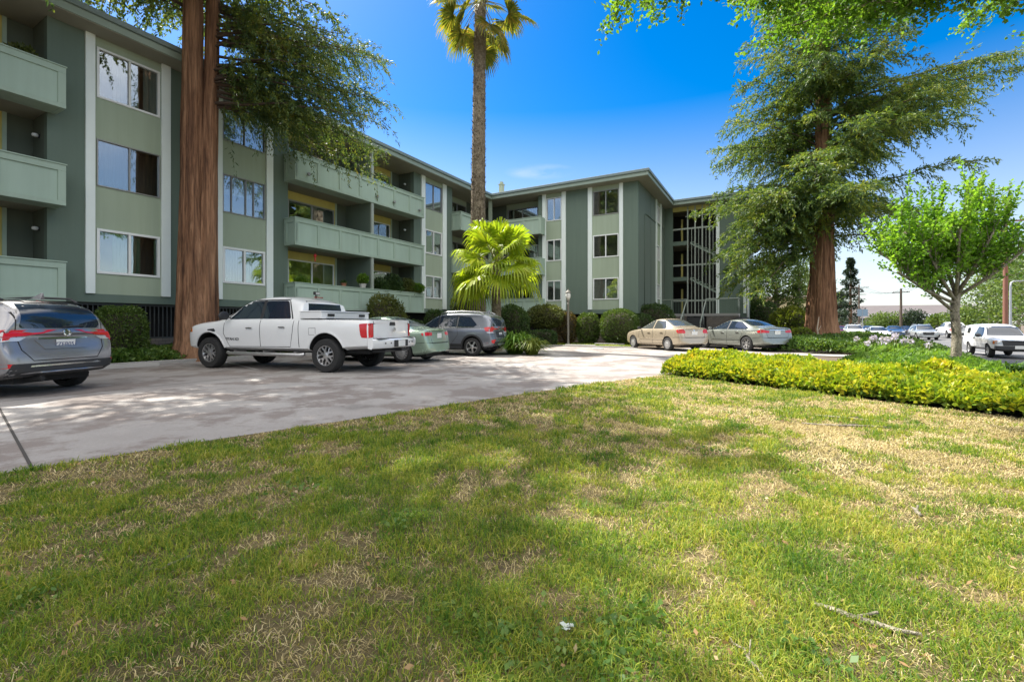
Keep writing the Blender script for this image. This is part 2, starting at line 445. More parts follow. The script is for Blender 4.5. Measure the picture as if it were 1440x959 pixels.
W(LM,-21.70,-20.02,*FZ[1],.035,'bronze',[(0,.5,'cur_d',1,0),(.52,.66,'cur_d',1,0)])
W(LM,-21.70,-20.02,*FZ[2],.065,'white',[(.25,.5,'cur_b',.97,0),(.5,.68,'cur_w',.97,0),(.74,.95,'cur_w',.97,0)])
W(LM,-17.97,-16.30,*FZ[0],.085,'white',[(.05,.5,'cur_d',.97,0),(.52,1,'cur_g',.97,0)])  # curtain colours stand in for the dark teal reflection in this pane
W(LM,-17.97,-16.30,*FZ[1],.035,'bronze',[(0,.2,'cur_b',1,.48),(.2,.5,'blind',1,.5),(.5,1,'cur_w',1,.5)],(.2,.53,.72))
W(LM,-17.97,-16.30,*FZ[2],.035,'bronze',[(0,.5,'cur_d',1,0),(.5,1,'cur_w',1,0)])
W(LM,-6.3,-4.68,*FZ[0],.07,'white',[(.1,.5,'cur_w',.97,0),(.55,.95,'cur_d',.97,0)])
W(LM,-6.3,-4.68,*FZ[1],.07,'white',[(0,.5,'cur_g',.97,0),(.5,1,'cur_d',.97,0)])
W(LM,-6.3,-4.68,*FZ[2],.035,'bronze',[(0,.5,'cur_d',1,0),(.6,1,'cur_w',1,0)])
W(F1,3.98,5.08,*FZ[0],.07,'white',[(.0,.4,'cur_d',.97,0),(.45,1,'cur_w',.97,0)])
W(F1,3.98,5.08,*FZ[1],.07,'white',[(.06,.45,'cur_d',.97,0),(.5,1,'cur_w',.97,0)])
W(F1,3.98,5.08,*FZ[2],.05,'white',[(0,.5,'cur_d',1,0)])
W(F1,7.29,8.99,*FZ[0],.07,'white',[(.0,.5,'cur_w',.97,0),(.5,1,'cur_w',.97,0)])
W(F1,7.29,8.99,*FZ[1],.07,'white',[(.05,.3,'cur_d',.97,0)])
W(F1,7.29,8.99,*FZ[2],.045,'bronze',[(.02,.2,'cur_d',1,0)])
for z0,z1 in ((3.0,4.1),(5.8,6.9),(8.55,9.72)): W(SM,6.0,6.95,z0,z1,.06,'white',[(0,.5,'cur_d',1,0)])
# --- wing walls
wallseg('wall',F1,3.35,3.95); wallseg('wall',F1,3.95,5.11,BB,PB-.002); wallseg('wall',F1,5.11,7.25); wallseg('wall',F1,7.25,9.03,BB,PB-.002); wallseg('wall',F1,9.03,10.21)
M['sidingY']=wallpaint('grooved_siding_side',(.16,.20,.165),'Y')
wallseg('wall',SM,1.002,5.85,m='sidingY'); wallseg('wall',SM,5.85,7.10,BB,PB-.002,'sidingY'); wallseg('wall',SM,7.10,9.07,m='sidingY')
wallseg('wall',F2,10.212,10.80,.2); wallseg('wall',F2,14.07,15.92,.2)
mb=MB(); bx(mb,F2,10.80,13.84,-.25,0,9.74,SO); mb.build('stair_header',M['olive'],BR)
for a,b in ((13.84,14.07),(15.62,15.80)):
    mb=MB(); bx(mb,F2,a,b,-.1,.075,1.98,SO-.003); mb.build('pilaster',M['pil'],BR,bevel=.008)
mb=MB(); mb.tube([bw(0,0)*0+Vector((15.9,8.70,z)) for z in (.2,3,6,SO)],.055,10); mb.build('downpipe',M['white'],BR,smooth=True)
# outer right end and the back
mb=MB(); mb.box(15.70,15.92,9.07,20,.2,SO); mb.box(-13,15.7,19.8,20,.2,SO); mb.box(-13,-12.8,-36,19.8,.2,SO); mb.box(-12.8,-1,-36.2,-36,.2,SO); mb.build('wall',M['siding'],BR)
# inner block
mb=MB(); mb.box(-12.6,-1.92,-35.9,1.9,.2,SO-.05); mb.box(-12.6,9.9,1.95,9.0,.2,SO-.06) ; mb.build('core_wall',M['room'],BR)
# --- alcoves of the left wing
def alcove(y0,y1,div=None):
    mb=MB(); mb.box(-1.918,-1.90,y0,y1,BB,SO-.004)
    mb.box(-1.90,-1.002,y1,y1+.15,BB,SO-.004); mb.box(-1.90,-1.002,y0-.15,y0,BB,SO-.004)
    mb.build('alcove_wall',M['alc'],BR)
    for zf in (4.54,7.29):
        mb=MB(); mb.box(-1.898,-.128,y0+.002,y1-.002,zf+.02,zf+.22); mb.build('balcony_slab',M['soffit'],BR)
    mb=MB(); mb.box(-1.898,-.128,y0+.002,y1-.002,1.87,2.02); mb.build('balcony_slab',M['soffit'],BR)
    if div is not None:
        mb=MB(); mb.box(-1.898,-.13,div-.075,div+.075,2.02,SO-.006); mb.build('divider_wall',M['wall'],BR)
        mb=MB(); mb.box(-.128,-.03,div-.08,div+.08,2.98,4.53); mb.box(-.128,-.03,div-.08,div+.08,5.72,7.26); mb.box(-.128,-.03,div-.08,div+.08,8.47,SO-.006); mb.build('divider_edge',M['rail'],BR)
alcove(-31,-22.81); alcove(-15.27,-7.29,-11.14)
AM=fm('L',-1.9)
def slider(u0,u1,zf,cur,mat='white',Mx=AM,hd=2.17,trim=True,glass='wglass',u0p=None,u1p=None,pm='olive'):
    a=u0-.12 if u0p is None else u0p; b=u1+.10 if u1p is None else u1p
    ce=zf+2.66
    mb=MB(); bx(mb,Mx,a,b,.002,.02,zf+hd,ce); bx(mb,Mx,a,u0,.002,.02,zf,zf+hd); bx(mb,Mx,u1,b,.002,.02,zf,zf+hd); mb.build('wall_panel',M[pm],BR)
    mb=MB(); bx(mb,Mx,u0,u1,.002,.01,zf,zf+hd); mb.build('door_room_shade',M['dark'],BR)  # black sheet in place of the shaded room behind the glass
    mb=MB()
    if trim: bx(mb,Mx,b,b+.09,.002,.05,zf,ce); mb.build('door_trim',M['balc'],BR)
    Mz=Mx.copy(); Mz=Mz@Matrix.Translation((0,.20,0)) if False else Mz
    mb=MB(); fw=.06
    bx(mb,Mx,u0,u1,.02,.09,zf+hd-fw,zf+hd); bx(mb,Mx,u0,u0+fw,.02,.088,zf,zf+hd-fw); bx(mb,Mx,u1-fw,u1,.02,.088,zf,zf+hd-fw)
    c=(u0+u1)/2; bx(mb,Mx,c-.035,c+.035,.02,.08,zf,zf+hd-fw)
    o=mb.build('sliding_door',M[mat],BR)
    mb=MB(); bx(mb,Mx,u0+fw,u1-fw,.052,.06,zf,zf+hd-fw); mb.build('pane',M[glass],o)
    for (p,q,cm) in cur:
        mb=MB(); bx(mb,Mx,u0+(u1-u0)*p,u0+(u1-u0)*q,.015,.03,zf,zf+hd-fw); mb.build('curtain',M[cm],o)
FL=[2.02,4.75,7.5]
slider(-14.55,-12.0,FL[0],[(0.03,.5,'cur_y'),(.5,1,'cur_y')]); slider(-14.55,-12.0,FL[1],[(.5,.62,'cur_b')],'bronze'); slider(-14.55,-12.0,FL[2],[(.8,1,'blind')],'bronze')
slider(-10.9,-8.1,FL[0],[(.3,.7,'cur_d')]); slider(-10.9,-8.1,FL[1],[(.45,.62,'cur_d')]); slider(-10.9,-8.1,FL[2],[],'bronze')
slider(-26.5,-23.55,FL[0],[(0.5,1,'cur_w')]); slider(-26.5,-23.55,FL[1],[(.3,.6,'cur_d')]); slider(-26.5,-23.55,FL[2],[(.5,1,'cur_w')])
# --- corner alcove
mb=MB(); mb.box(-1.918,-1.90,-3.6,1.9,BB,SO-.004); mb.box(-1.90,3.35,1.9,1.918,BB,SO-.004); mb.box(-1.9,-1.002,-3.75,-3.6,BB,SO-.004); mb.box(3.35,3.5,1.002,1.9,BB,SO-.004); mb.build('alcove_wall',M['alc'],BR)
for zf in (1.85,4.56,7.31):
    mb=MB(); mb.prism([(-1.898,-3.598),(-.128,-3.598),(-.128,.128),(3.348,.128),(3.348,1.898),(-1.898,1.898)],zf,zf+.2); mb.build('balcony_slab',M['soffit'],BR)
mb=MB(); mb.box(-.33,-.13,.13,.33,2.05,SO-.006); mb.build('corner_post',M['panel'],BR)
CM=fm('F',1.9)
for i,zf in enumerate(FL):
    slider(.28,2.80,zf,[] if i else [(.0,.5,'cur_g')],'bronze' if i==2 else 'white',CM,2.17,False,pm='wall' if i<2 else 'panel')
    slider(-2.7,-.5,zf,[],'bronze',AM,2.17,False,pm='panel')
# --- balconies
def panel_run(mb,Mx,u0,u1,z0,z1,n,first_stile=.17):
    """panelled parapet; its face is at n=0 of Mx"""
    bx(mb,Mx,u0,u1,-.12,-.045,z0,z1,1)
    bx(mb,Mx,u0,u1,-.045,0,z1-.17,z1,0); bx(mb,Mx,u0,u1,-.045,0,z0,z0+.13,0)
    for i in range(n+1):
        c=u0+(u1-u0)*i/n; a=max(u0,c-.075); b=min(u1,c+.075)
        if i==0: b=u0+.17
        if i==n: a=u1-.17
        bx(mb,Mx,a,b,-.045,-.002,z0+.13,z1-.17,0)
    bx(mb,Mx,u0-.02,u1+.02,-.15,.03,z1,z1+.035,0)
BZ=[(1.85,2.94),(4.54,5.68),(7.28,8.43)]
def yend(y): return fm('F',y)
def balcony(y0,y1,n,ends=True,lv=(0,1,2)):
    for k in lv:
        z0,z1=BZ[k]; mb=MB()
        panel_run(mb,fm('L',0),y0,y1,z0,z1,n)
        panel_run(mb,fm('F',y0),-.748,-.002,z0+.002,z1-.002,1)
        bb=fm('F',y1)@Matrix.Translation((0,.12,0))
        bx(mb,fm('F',y1),-.748,-.122,0,.11,z0+.002,z1-.002,1)
        mb.box(-.746,-.122,y0+.122,y1-.112,z0+.004,z0+.018,0)
        o=mb.build('balcony',[M['balc'],M['balc2']],BR,bevel=.006)
        if k==2 and n==7:
            for q in (.075,.555,.70,.945):
                y=y0+(y1-y0)*q; mb=MB(); mb.lathe([(.05,0),(.05,.02),(.075,.05),(.075,.11),(.06,.125)],12,'z',(0,0,0))
                s=mb.build('scupper_light',M['bronze'],o,smooth=True,angle=40); s.location=(-.01,y,z0+.36); s.rotation_euler=(0,R(90),0)
balcony(-31,-22.62,6); balcony(-15.46,-7.24,7)
for k in range(3):
    z0,z1=BZ[k]; mb=MB()
    panel_run(mb,fm('L',0),-3.69,-.0,z0,z1,3); panel_run(mb,fm('F',0),.002,3.9,z0,z1,3)
    panel_run(mb,fm('F',-3.69),-.748,-.002,z0+.002,z1-.002,1)
    mb.box(3.79,3.9,.122,.748,z0+.002,z1-.002,1)
    mb.build('balcony',[M['balc'],M['balc2']],BR,bevel=.006)
def wall_lamp(x,y,z):
    mb=MB(); mb.lathe([(.06,0),(.06,.03)],10,'z',(0,0,0))
    o=mb.build('wall_lamp',M['black'],BR); o.location=(x,y,z); o.rotation_euler=(R(90),0,0)
    mb=MB(); mb.lathe([(.02,.0),(.055,.05),(.06,.1),(.045,.15),(.01,.165)],12); mb.build('lamp_globe',M['white'],o,smooth=True)
for x,y,z in ((-1.35,-22.815,6.72),(-1.35,-22.815,4.0),(-1.35,-7.295,6.72),(-1.35,-7.295,9.4)): wall_lamp(x,y,z)
# --- roof with fascia and gutter
RP=[(-13.6,-36.5),(0.02,-36.5),(0.02,-.02),(10.98,-.02),(10.98,8.05),(16.67,8.05),(16.67,20.6),(-13.6,20.6)]
def offs(P,d):
    # offset the visible eave outward (+x / -y side); the back is offset alike
    out=[]
    n=len(P)
    for i in range(n):
        p0=Vector(P[i-1]);p1=Vector(P[i]);p2=Vector(P[(i+1)%n])
        e1=(p1-p0).normalized();e2=(p2-p1).normalized()
        n1=Vector((e1.y,-e1.x));n2=Vector((e2.y,-e2.x))
        b=n1+n2; out.append(tuple(p1+b*(d/(1+n1.dot(n2)))))
    return out
mb=MB(); mb.prism(RP,10.08,10.30,0); o=mb.build('roof',M['fascia'],BR,bevel=.01)
mb=MB(); mb.prism(offs(RP,-.05),10.06,10.079); mb.build('soffit',M['soffit'],o)
mb=MB(); mb.prism(offs(RP,.085),10.301,10.47); mb.build('gutter',M['gutter'],o,bevel=.02)
mb=MB(); mb.prism(offs(RP,-.2),10.471,10.52); mb.build('roof_deck',M['roof'],o)
mb=MB(); mb.box(-1.55,-1.25,3.6,3.95,10.5,12.3); mb.box(-1.6,-1.2,3.55,4.0,12.3,12.36); mb.box(-1.5,-1.3,3.65,3.9,12.36,12.55); mb.build('chimney',M['panel'],o)
# --- grille below the left wing, near-black sheets as painted shade under the floors
mb=MB(); mb.box(-1.45,-1.40,-36,-3.6,.2,BB); mb.box(-1.3,10.0,1.30,1.34,.2,BB); mb.box(9.7,9.74,1.3,9.0,.2,BB); mb.box(-1.40,-1.3,-3.6,1.3,.2,BB); mb.build('under_floor_shade',M['dark'],BR)
mb=MB()
y=-31
while y<-15.4:
    mb.box(-.93,-.905,y,y+.028,.74,1.86); y+=.125
mb.box(-.94,-.90,-31,-15.3,1.8,1.875); mb.box(-.94,-.90,-31,-15.3,.72,.77)
mb.build('basement_grille',plain('grille_metal',(.05,.055,.055),.5),BR)
mb=MB(); mb.box(-1.0,-.80,-36,-3.6,-.1,.72); mb.build('foundation_wall',M['brick'],BR)
mb=MB(); mb.box(-1.2,10.0,1.0,1.15,-.1,.55); mb.build('foundation_wall',M['brick'],BR)
# --- stairwell
mb=MB(); mb.box(10.3,15.7,12.0,12.02,.2,SO); mb.box(10.2,10.22,9.07,12,.2,SO);mb.box(14.2,14.22,9.07,12,.2,SO); mb.build('stairwell_wall',plain('stairwell_shade',(.045,.045,.042),.9),BR)  # near-black walls carry the stairwell's shade in their colour
for zf in (7.45,4.75,2.0):
    mb=MB(); mb.box(10.30,11.86,8.86,12.0,zf-.25,zf-.03); mb.build('landing',M['soffit'],BR)
    if zf>2.5:
        mb=MB(); bx(mb,F2,10.80,11.84,-.1,-.01,zf-.28,zf+.02); mb.build('landing_edge',M['wall'],BR)
for z in (8.40,5.66,2.98):
    mb=MB(); bx(mb,F2,10.80,13.84,-.10,-.02,z-.07,z+.05); mb.build('stair_rail',M['rail'],BR)
mb=MB(); bx(mb,F2,11.7,13.84,-.09,-.03,9.28,9.34); mb.build('stair_rail',M['rail'],BR)
for x in (11.88,12.40,12.90,13.40):
    mb=MB(); bx(mb,F2,x-.045,x+.045,-.07,.03,1.98,SO-.005); mb.build('stair_slat',M['rail'],BR)
mb=MB()
for x in (12.15,12.64,13.15,13.63):
    bx(mb,F2,x-.02,x+.02,-.06,-.03,1.98,8.4)
mb.build('stair_baluster',M['rail'],BR)
mb=MB(); 
for z0 in (2.0,4.75,7.47): mb.box(11.18,11.32,10.2,10.3,z0,z0+1.95)
mb.build('door_frame',M['olive'],BR)
for zt in (7.45,4.75):
    mb=MB()
    for i in range(7):
        x=12.0+i*.29; z=zt-.02-i*.17
        mb.box(x,x+.32,9.25,10.35,z-.05,z)
    vs=[(12.0,9.2,zt-.05),(14.0,9.2,zt-.05-1.17),(14.0,9.2,zt-.19-1.17),(12.0,9.2,zt-.19)]
    mb.add(vs+[(a,b+.05,c) for a,b,c in vs],[(0,1,2,3),(7,6,5,4),(0,4,5,1),(2,6,7,3)])
    mb.build('stair_flight',M['balc'],BR)
# --- entrance porch
PY=7.28
mb=MB(); mb.box(10.22,15.42,PY,8.818,1.78,1.96); mb.build('porch_floor',M['walk'],BR)
mb=MB(); mb.box(13.36,15.42,PY+.03,8.75,-.1,1.78); mb.box(10.22,12.05,PY+.03,8.75,-.1,1.78); mb.build('porch_podium',M['brick'],BR)
mb=MB()
for i in range(11):
    z=1.96-.165*(i+1); y=PY-.29*(i+1); mb.box(12.1,13.28,y,PY+.02-.29*i,z-.06,z); 
mb.box(12.12,13.26,PY,PY+1.0,0,1.7)
mb.build('entrance_steps',plain('step_concrete',(.10,.10,.10),.85),BR)
def railing(name,pts,bal,z0):
    mb=MB(); mb.tube(pts,.048,8)
    for p in bal: mb.tube([p,(p[0],p[1],p[2]-z0)],.026,6)
    mb.build(name,M['rail'],BR,smooth=True)
t=2.98
railing('handrail',[(10.25,PY+.05,t),(12.05,PY+.05,t),(12.05,PY-1.4,t-.8),(12.05,PY-3.0,t-1.71)],[(10.3,PY+.05,t),(11.0,PY+.05,t),(12.05,PY+.05,t),(12.05,PY-1.4,t-.8),(12.05,PY-3.0,t-1.71)],1.0)
railing('handrail',[(13.33,PY-3.0,t-1.71),(13.33,PY-1.4,t-.8),(13.33,PY+.05,t),(15.38,PY+.05,t),(15.38,PY+1.4,t)],[(13.33,PY-3.0,t-1.71),(13.33,PY-1.4,t-.8),(13.33,PY+.05,t),(15.38,PY+.05,t),(15.38,PY+1.4,t)],1.0)
mb=MB()
x=13.3
while x<15.3: mb.box(x,x+.022,PY+.04,PY+.062,1.97,2.95); x+=.11
mb.build('railing_bars',M['wall'],BR); mb=MB()
x=10.35
while x<11.95: mb.box(x,x+.022,PY+.04,PY+.062,1.97,2.95); x+=.11
mb.build('railing_bars',M['wall'],BR)
# conduit on the side wall
mb=MB(); mb.tube([(10.235,2.3,1.9),(10.235,2.3,8.25),(10.235,2.6,8.4),(10.235,8.4,8.4)],.022,6); mb.tube([(10.225,4.1,1.9),(10.225,4.1,10.0)],.012,5); mb.build('conduit',M['wall'],BR,smooth=True)
# ------------------------------------------------------------------ vehicles (local frame: +x forward, +y left, origin on the ground midway between the axles)
M['tyre']=plain('tyre_rubber',(.018,.018,.018),.85,scale=8,var=.3)
M['alloy']=plain('alloy_rim',(.55,.55,.55),.3,.85,var=.08)
M['chrome']=plain('chrome',(.7,.7,.7),.12,1.0,var=.02)
M['hubcap']=plain('silver_hubcap',(.50,.50,.50),.35,.6)
M['well']=plain('wheel_well',(.012,.012,.012),.9)
M['blackpl']=plain('black_plastic',(.022,.023,.025),.55)
M['carglass']=glassmat('car_glass',(.014,.022,.036),.02,1.0)
M['carglass2']=glassmat('car_glass_light',(.055,.062,.06),.03,.8)
M['redlamp']=plain('red_lamp',(.50,.008,.014),.2,coat=.4,var=.1,scale=20)
M['redlamp2']=plain('dark_red_lamp',(.22,.008,.012),.12,coat=1)
M['clearlamp']=plain('clear_lamp',(.55,.55,.55),.1,.3,coat=1)
M['amber']=plain('amber_lamp',(.55,.16,.02),.15,coat=1)
M['plate']=plain('plate_white',(.68,.68,.66),.4)
M['plateink']=plain('plate_ink',(.03,.05,.16),.5)
M['gap']=plain('panel_gap',(.01,.01,.01),.9)
M['ink']=plain('badge_ink',(.02,.02,.02),.4)
def interp(tab,x):
    if x<=tab[0][0]: return tab[0][1]
    for (a,va),(b,vb) in zip(tab,tab[1:]):
        if x<=b:
            t=(x-a)/(b-a) if b>a else 1; return va+(vb-va)*t
    return tab[-1][1]
def shell(name,S,mat,parent,wheels):
    """closed lofted body. S: dict of profiles over x (0 = rear bumper, L = nose)"""
    xs=S['x']; xo=S['xo']; V=[];F=[]; n=10; cre={}
    for k,x in enumerate(xs):
        zb=interp(S['bot'],x); zs=interp(S['belt'],x); zt=interp(S['top'],x); w=interp(S['w'],x); wt=interp(S['wt'],x)
        zt=max(zt,zs+.012)
        hg=zt-zs
        ws=w*S.get('sh',.955)
        P=[(0,zb),(w*.78,zb),(w*.955,zb+.07),(w,zb+(zs-zb)*S.get('mid',.55)),(w*.99,zs-.075),(ws,zs),
           (ws+(wt-ws)*.10,zs+hg*.06+.006),(wt,zt-min(.06,hg*.35)),(wt*.80,zt-min(.018,hg*.1)),(0,zt+S.get('crown',.012))]
        for i,(y,z) in enumerate(P):
            dx=0
            if k==0: dx=interp(S['rear'],z)
            if k==len(xs)-1: dx=-interp(S['front'],z)
            if k==1: dx=interp(S['rear'],z)*.95
            if k==len(xs)-2: dx=-interp(S['front'],z)*.95
            if k in (0,len(xs)-1): y*=.93
            bow=(y/max(w,.01))**2*S.get('bow',.10)
            if k<=1: dx+=bow
            if k>=len(xs)-2: dx-=bow*S.get('bowf',1.6)
            V.append((x+dx-xo,-y,z))
        for i in range(1,n-1): V.append((V[-1][0],0,0))
        b=k*18
        for i in range(1,9):
            q=V[b+i]; V[b+9+i]=(q[0],-q[1],q[2])
    # ring order: right 0..9, then left 8..1
    ring=[0,1,2,3,4,5,6,7,8,9]+[9+i for i in range(8,0,-1)]
    for k in range(len(xs)-1):
        a=k*18;b=a+18
        for j in range(18):
            p,q=ring[j],ring[(j+1)%18]
            F.append((a+p,b+p,b+q,a+q))
    for k,fl in ((0,True),(len(xs)-1,False)):
        a=k*18
        for i in range(9):
            r0,r1=a+i,a+i+1; l0=a+(9+i if 0<i<9 else i); l1=a+(9+i+1 if 0<i+1<9 else i+1)
            f=[r0,r1,l1,l0]
            f=[v for j,v in enumerate(f) if v not in f[:j]]
            F.append(tuple(f if fl else f[::-1]))
    bm=bmesh.new(); vv=[bm.verts.new(v) for v in V]
    for f in F: bm.faces.new([vv[i] for i in f])
    bmesh.ops.recalc_face_normals(bm,faces=bm.faces)
    cl=bm.edges.layers.float.new('crease_edge'); bm.verts.index_update()
    def crow(i,val,k0=0,k1=99):
        for k in range(len(xs)-1):
            if k0<=k<=k1:
                for o in ((i,) if i in(0,9) else (i,9+i)):
                    e=bm.edges.get((vv[k*18+o],vv[k*18+18+o])); 
                    if e: e[cl]=val
    crow(5,S.get('cbelt',.55)); crow(7,S.get('croof',.25)); crow(2,.5); crow(1,.6); crow(3,.12)
    for k in S.get('hard',()):
        for j in range(18):
            e=bm.edges.get((vv[k*18+ring[j]],vv[k*18+ring[(j+1)%18]]))
            if e: e[cl]=S.get('hv',.7)
    me=bpy.data.meshes.new(name); bm.to_mesh(me); bm.free(); me.materials.append(mat); me.materials.append(M['well'])
    o=bpy.data.objects.new(name,me); link(o,parent)
    sb=o.modifiers.new('s','SUBSURF'); sb.levels=2; sb.render_levels=2
    cut=[]
    mb=MB()
    for wx,r,wd in wheels:
        for sgn in (-1,1):
            y0,y1=(.50,1.4) if sgn>0 else (-1.4,-.50)
            pr=[]
            nn=40
            for y in (y0,y1):
                for k in range(nn):
                    a=2*math.pi*k/nn; pr.append((wx+r*math.cos(a),y,wd+r*math.sin(a)))
            fs=[(k,(k+1)%nn,nn+(k+1)%nn,nn+k) for k in range(nn)]+[tuple(range(nn))[::-1],tuple(range(nn,2*nn))]
            mb.add(pr,fs)
    for b in S.get('cuts',()): mb.box(*b)
    c=mb.build('cutter_tmp',M['well'])
    bmc=bmesh.new(); bmc.from_mesh(c.data); bmesh.ops.recalc_face_normals(bmc,faces=bmc.faces); bmc.to_mesh(c.data); bmc.free()
    bo=o.modifiers.new('b','BOOLEAN'); bo.operation='DIFFERENCE'; bo.object=c; bo.solver='EXACT'; bo.material_mode='TRANSFER'
    dg=bpy.context.evaluated_depsgraph_get(); ev=o.evaluated_get(dg)
    nm=bpy.data.meshes.new_from_object(ev,preserve_all_data_layers=True,depsgraph=dg)
    # uncut version for projecting panels onto
    bo.show_viewport=False; dg=bpy.context.evaluated_depsgraph_get(); ev=o.evaluated_get(dg)
    um=bpy.data.meshes.new_from_object(ev,depsgraph=dg)
    bmu=bmesh.new(); bmu.from_mesh(um); tree=BVHTree.FromBMesh(bmu); bmu.free()
    o.modifiers.clear(); o.data=nm
    nm.polygons.foreach_set('use_smooth',[True]*len(nm.polygons)); nm.set_sharp_from_angle(angle=R(38))
    bpy.data.objects.remove(c)
    return o,tree
def rounded(poly,r,seg=4):
    out=[];n=len(poly)
    if not hasattr(r,'__len__'): r=[r]*n
    for i in range(n):
        p0=Vector(poly[i-1]);p=Vector(poly[i]);p2=Vector(poly[(i+1)%n])
        d0=(p0-p);d2=(p2-p);rr=min(r[i],d0.length*.45,d2.length*.45)
        if rr<1e-4: out.append(tuple(p)); continue
        a=p+d0.normalized()*rr;b=p+d2.normalized()*rr
        for k in range(seg+1):
            t=k/seg; out.append(tuple(a*(1-t)**2+p*2*t*(1-t)+b*t*t))
    return out
def patch(name,tree,poly,axis,side,mat,parent,off=.004,cell=.07,th=.03,smooth=True,r=.02):
    """a panel with the outline `poly` laid on the body surface. axis 'y': poly=(x,z), side=+1 left/-1 right; axis 'x': poly=(y,z), side=-1 rear/+1 front; axis 'z': poly=(x,y)"""
    poly=rounded(poly,r) if r else poly
    bm=bmesh.new()
    bm.faces.new([bm.verts.new((p[0],p[1],0)) for p in poly])
    xs=[p[0] for p in poly];ys=[p[1] for p in poly]
    for lo,hi,no in ((min(xs),max(xs),(1,0,0)),(min(ys),max(ys),(0,1,0))):
        k=int((hi-lo)/cell)
        for i in range(1,k+1):
            c=lo+(hi-lo)*i/(k+1)
            bmesh.ops.bisect_plane(bm,geom=bm.verts[:]+bm.edges[:]+bm.faces[:],plane_co=(c*no[0],c*no[1],0),plane_no=no)
    # long outline edges follow the surface too
    es=[e for e in bm.edges if e.calc_length()>cell*1.6]
    if es: bmesh.ops.subdivide_edges(bm,edges=es,cuts=1)
    endx=0; reach=.30 if 'wind' not in name else 9
    if axis=='x':
        zz=sum(ys)/len(ys); hh=tree.ray_cast(Vector((6*side,0,zz)),Vector((-side,0,0))); endx=hh[0].x if hh[0] is not None else 0
    for v in bm.verts:
        a,b=v.co.x,v.co.y
        if axis=='y': o=Vector((a,3*side,b)); d=Vector((0,-side,0))
        elif axis=='x': o=Vector((6*side,a,b)); d=Vector((-side,0,0))
        else: o=Vector((a,b,4)); d=Vector((0,0,-1))
        h=tree.ray_cast(o,d)
        if axis=='x' and h[0] is not None and abs(h[0].x-endx)>reach: h=(None,)
        if h[0] is None:
            h2=tree.find_nearest(o+d*2.1 if axis=='y' else Vector((endx,a,b)) if axis=='x' else o+d*3); v.co=h2[0]+(h2[1] if h2[1].dot(Vector((0,a,0)) if axis=='x' else -d)>0 else -h2[1])*off; continue
        nrm=h[1] if h[1].dot(d)<0 else -h[1]
        v.co=h[0]+nrm*off
    bmesh.ops.recalc_face_normals(bm,faces=bm.faces)
    outd=Vector((0,side,0)) if axis=='y' else Vector((side,0,0)) if axis=='x' else Vector((0,0,1))
    s=sum((f.normal.dot(outd) for f in bm.faces))
    if s<0: bmesh.ops.reverse_faces(bm,faces=bm.faces)
    if th:
        be=[e for e in bm.edges if e.is_boundary]
        g=bmesh.ops.extrude_edge_only(bm,edges=be)
        for v in [q for q in g['geom'] if isinstance(q,bmesh.types.BMVert)]: v.co-=outd*th
    me=bpy.data.meshes.new(name); bm.to_mesh(me); bm.free(); me.materials.append(mat)
    if smooth:
        me.polygons.foreach_set('use_smooth',[True]*len(me.polygons)); me.set_sharp_from_angle(angle=R(35))
    o=bpy.data.objects.new(name,me); link(o,parent); return o
def line_poly(pts,w):
    """thin strip polygon following a polyline"""
    L=[];Rr=[]
    for i,p in enumerate(pts):
        p=Vector(p);a=Vector(pts[max(i-1,0)]);b=Vector(pts[min(i+1,len(pts)-1)])
        d=(b-a).normalized();n=Vector((-d.y,d.x))*w/2
        L.append(tuple(p+n));Rr.append(tuple(p-n))
    return L+Rr[::-1]
def sides(name,tree,poly,mat,parent,**k):
    return [patch(name,tree,poly,'y',s,mat,parent,**k) for s in (1,-1)]
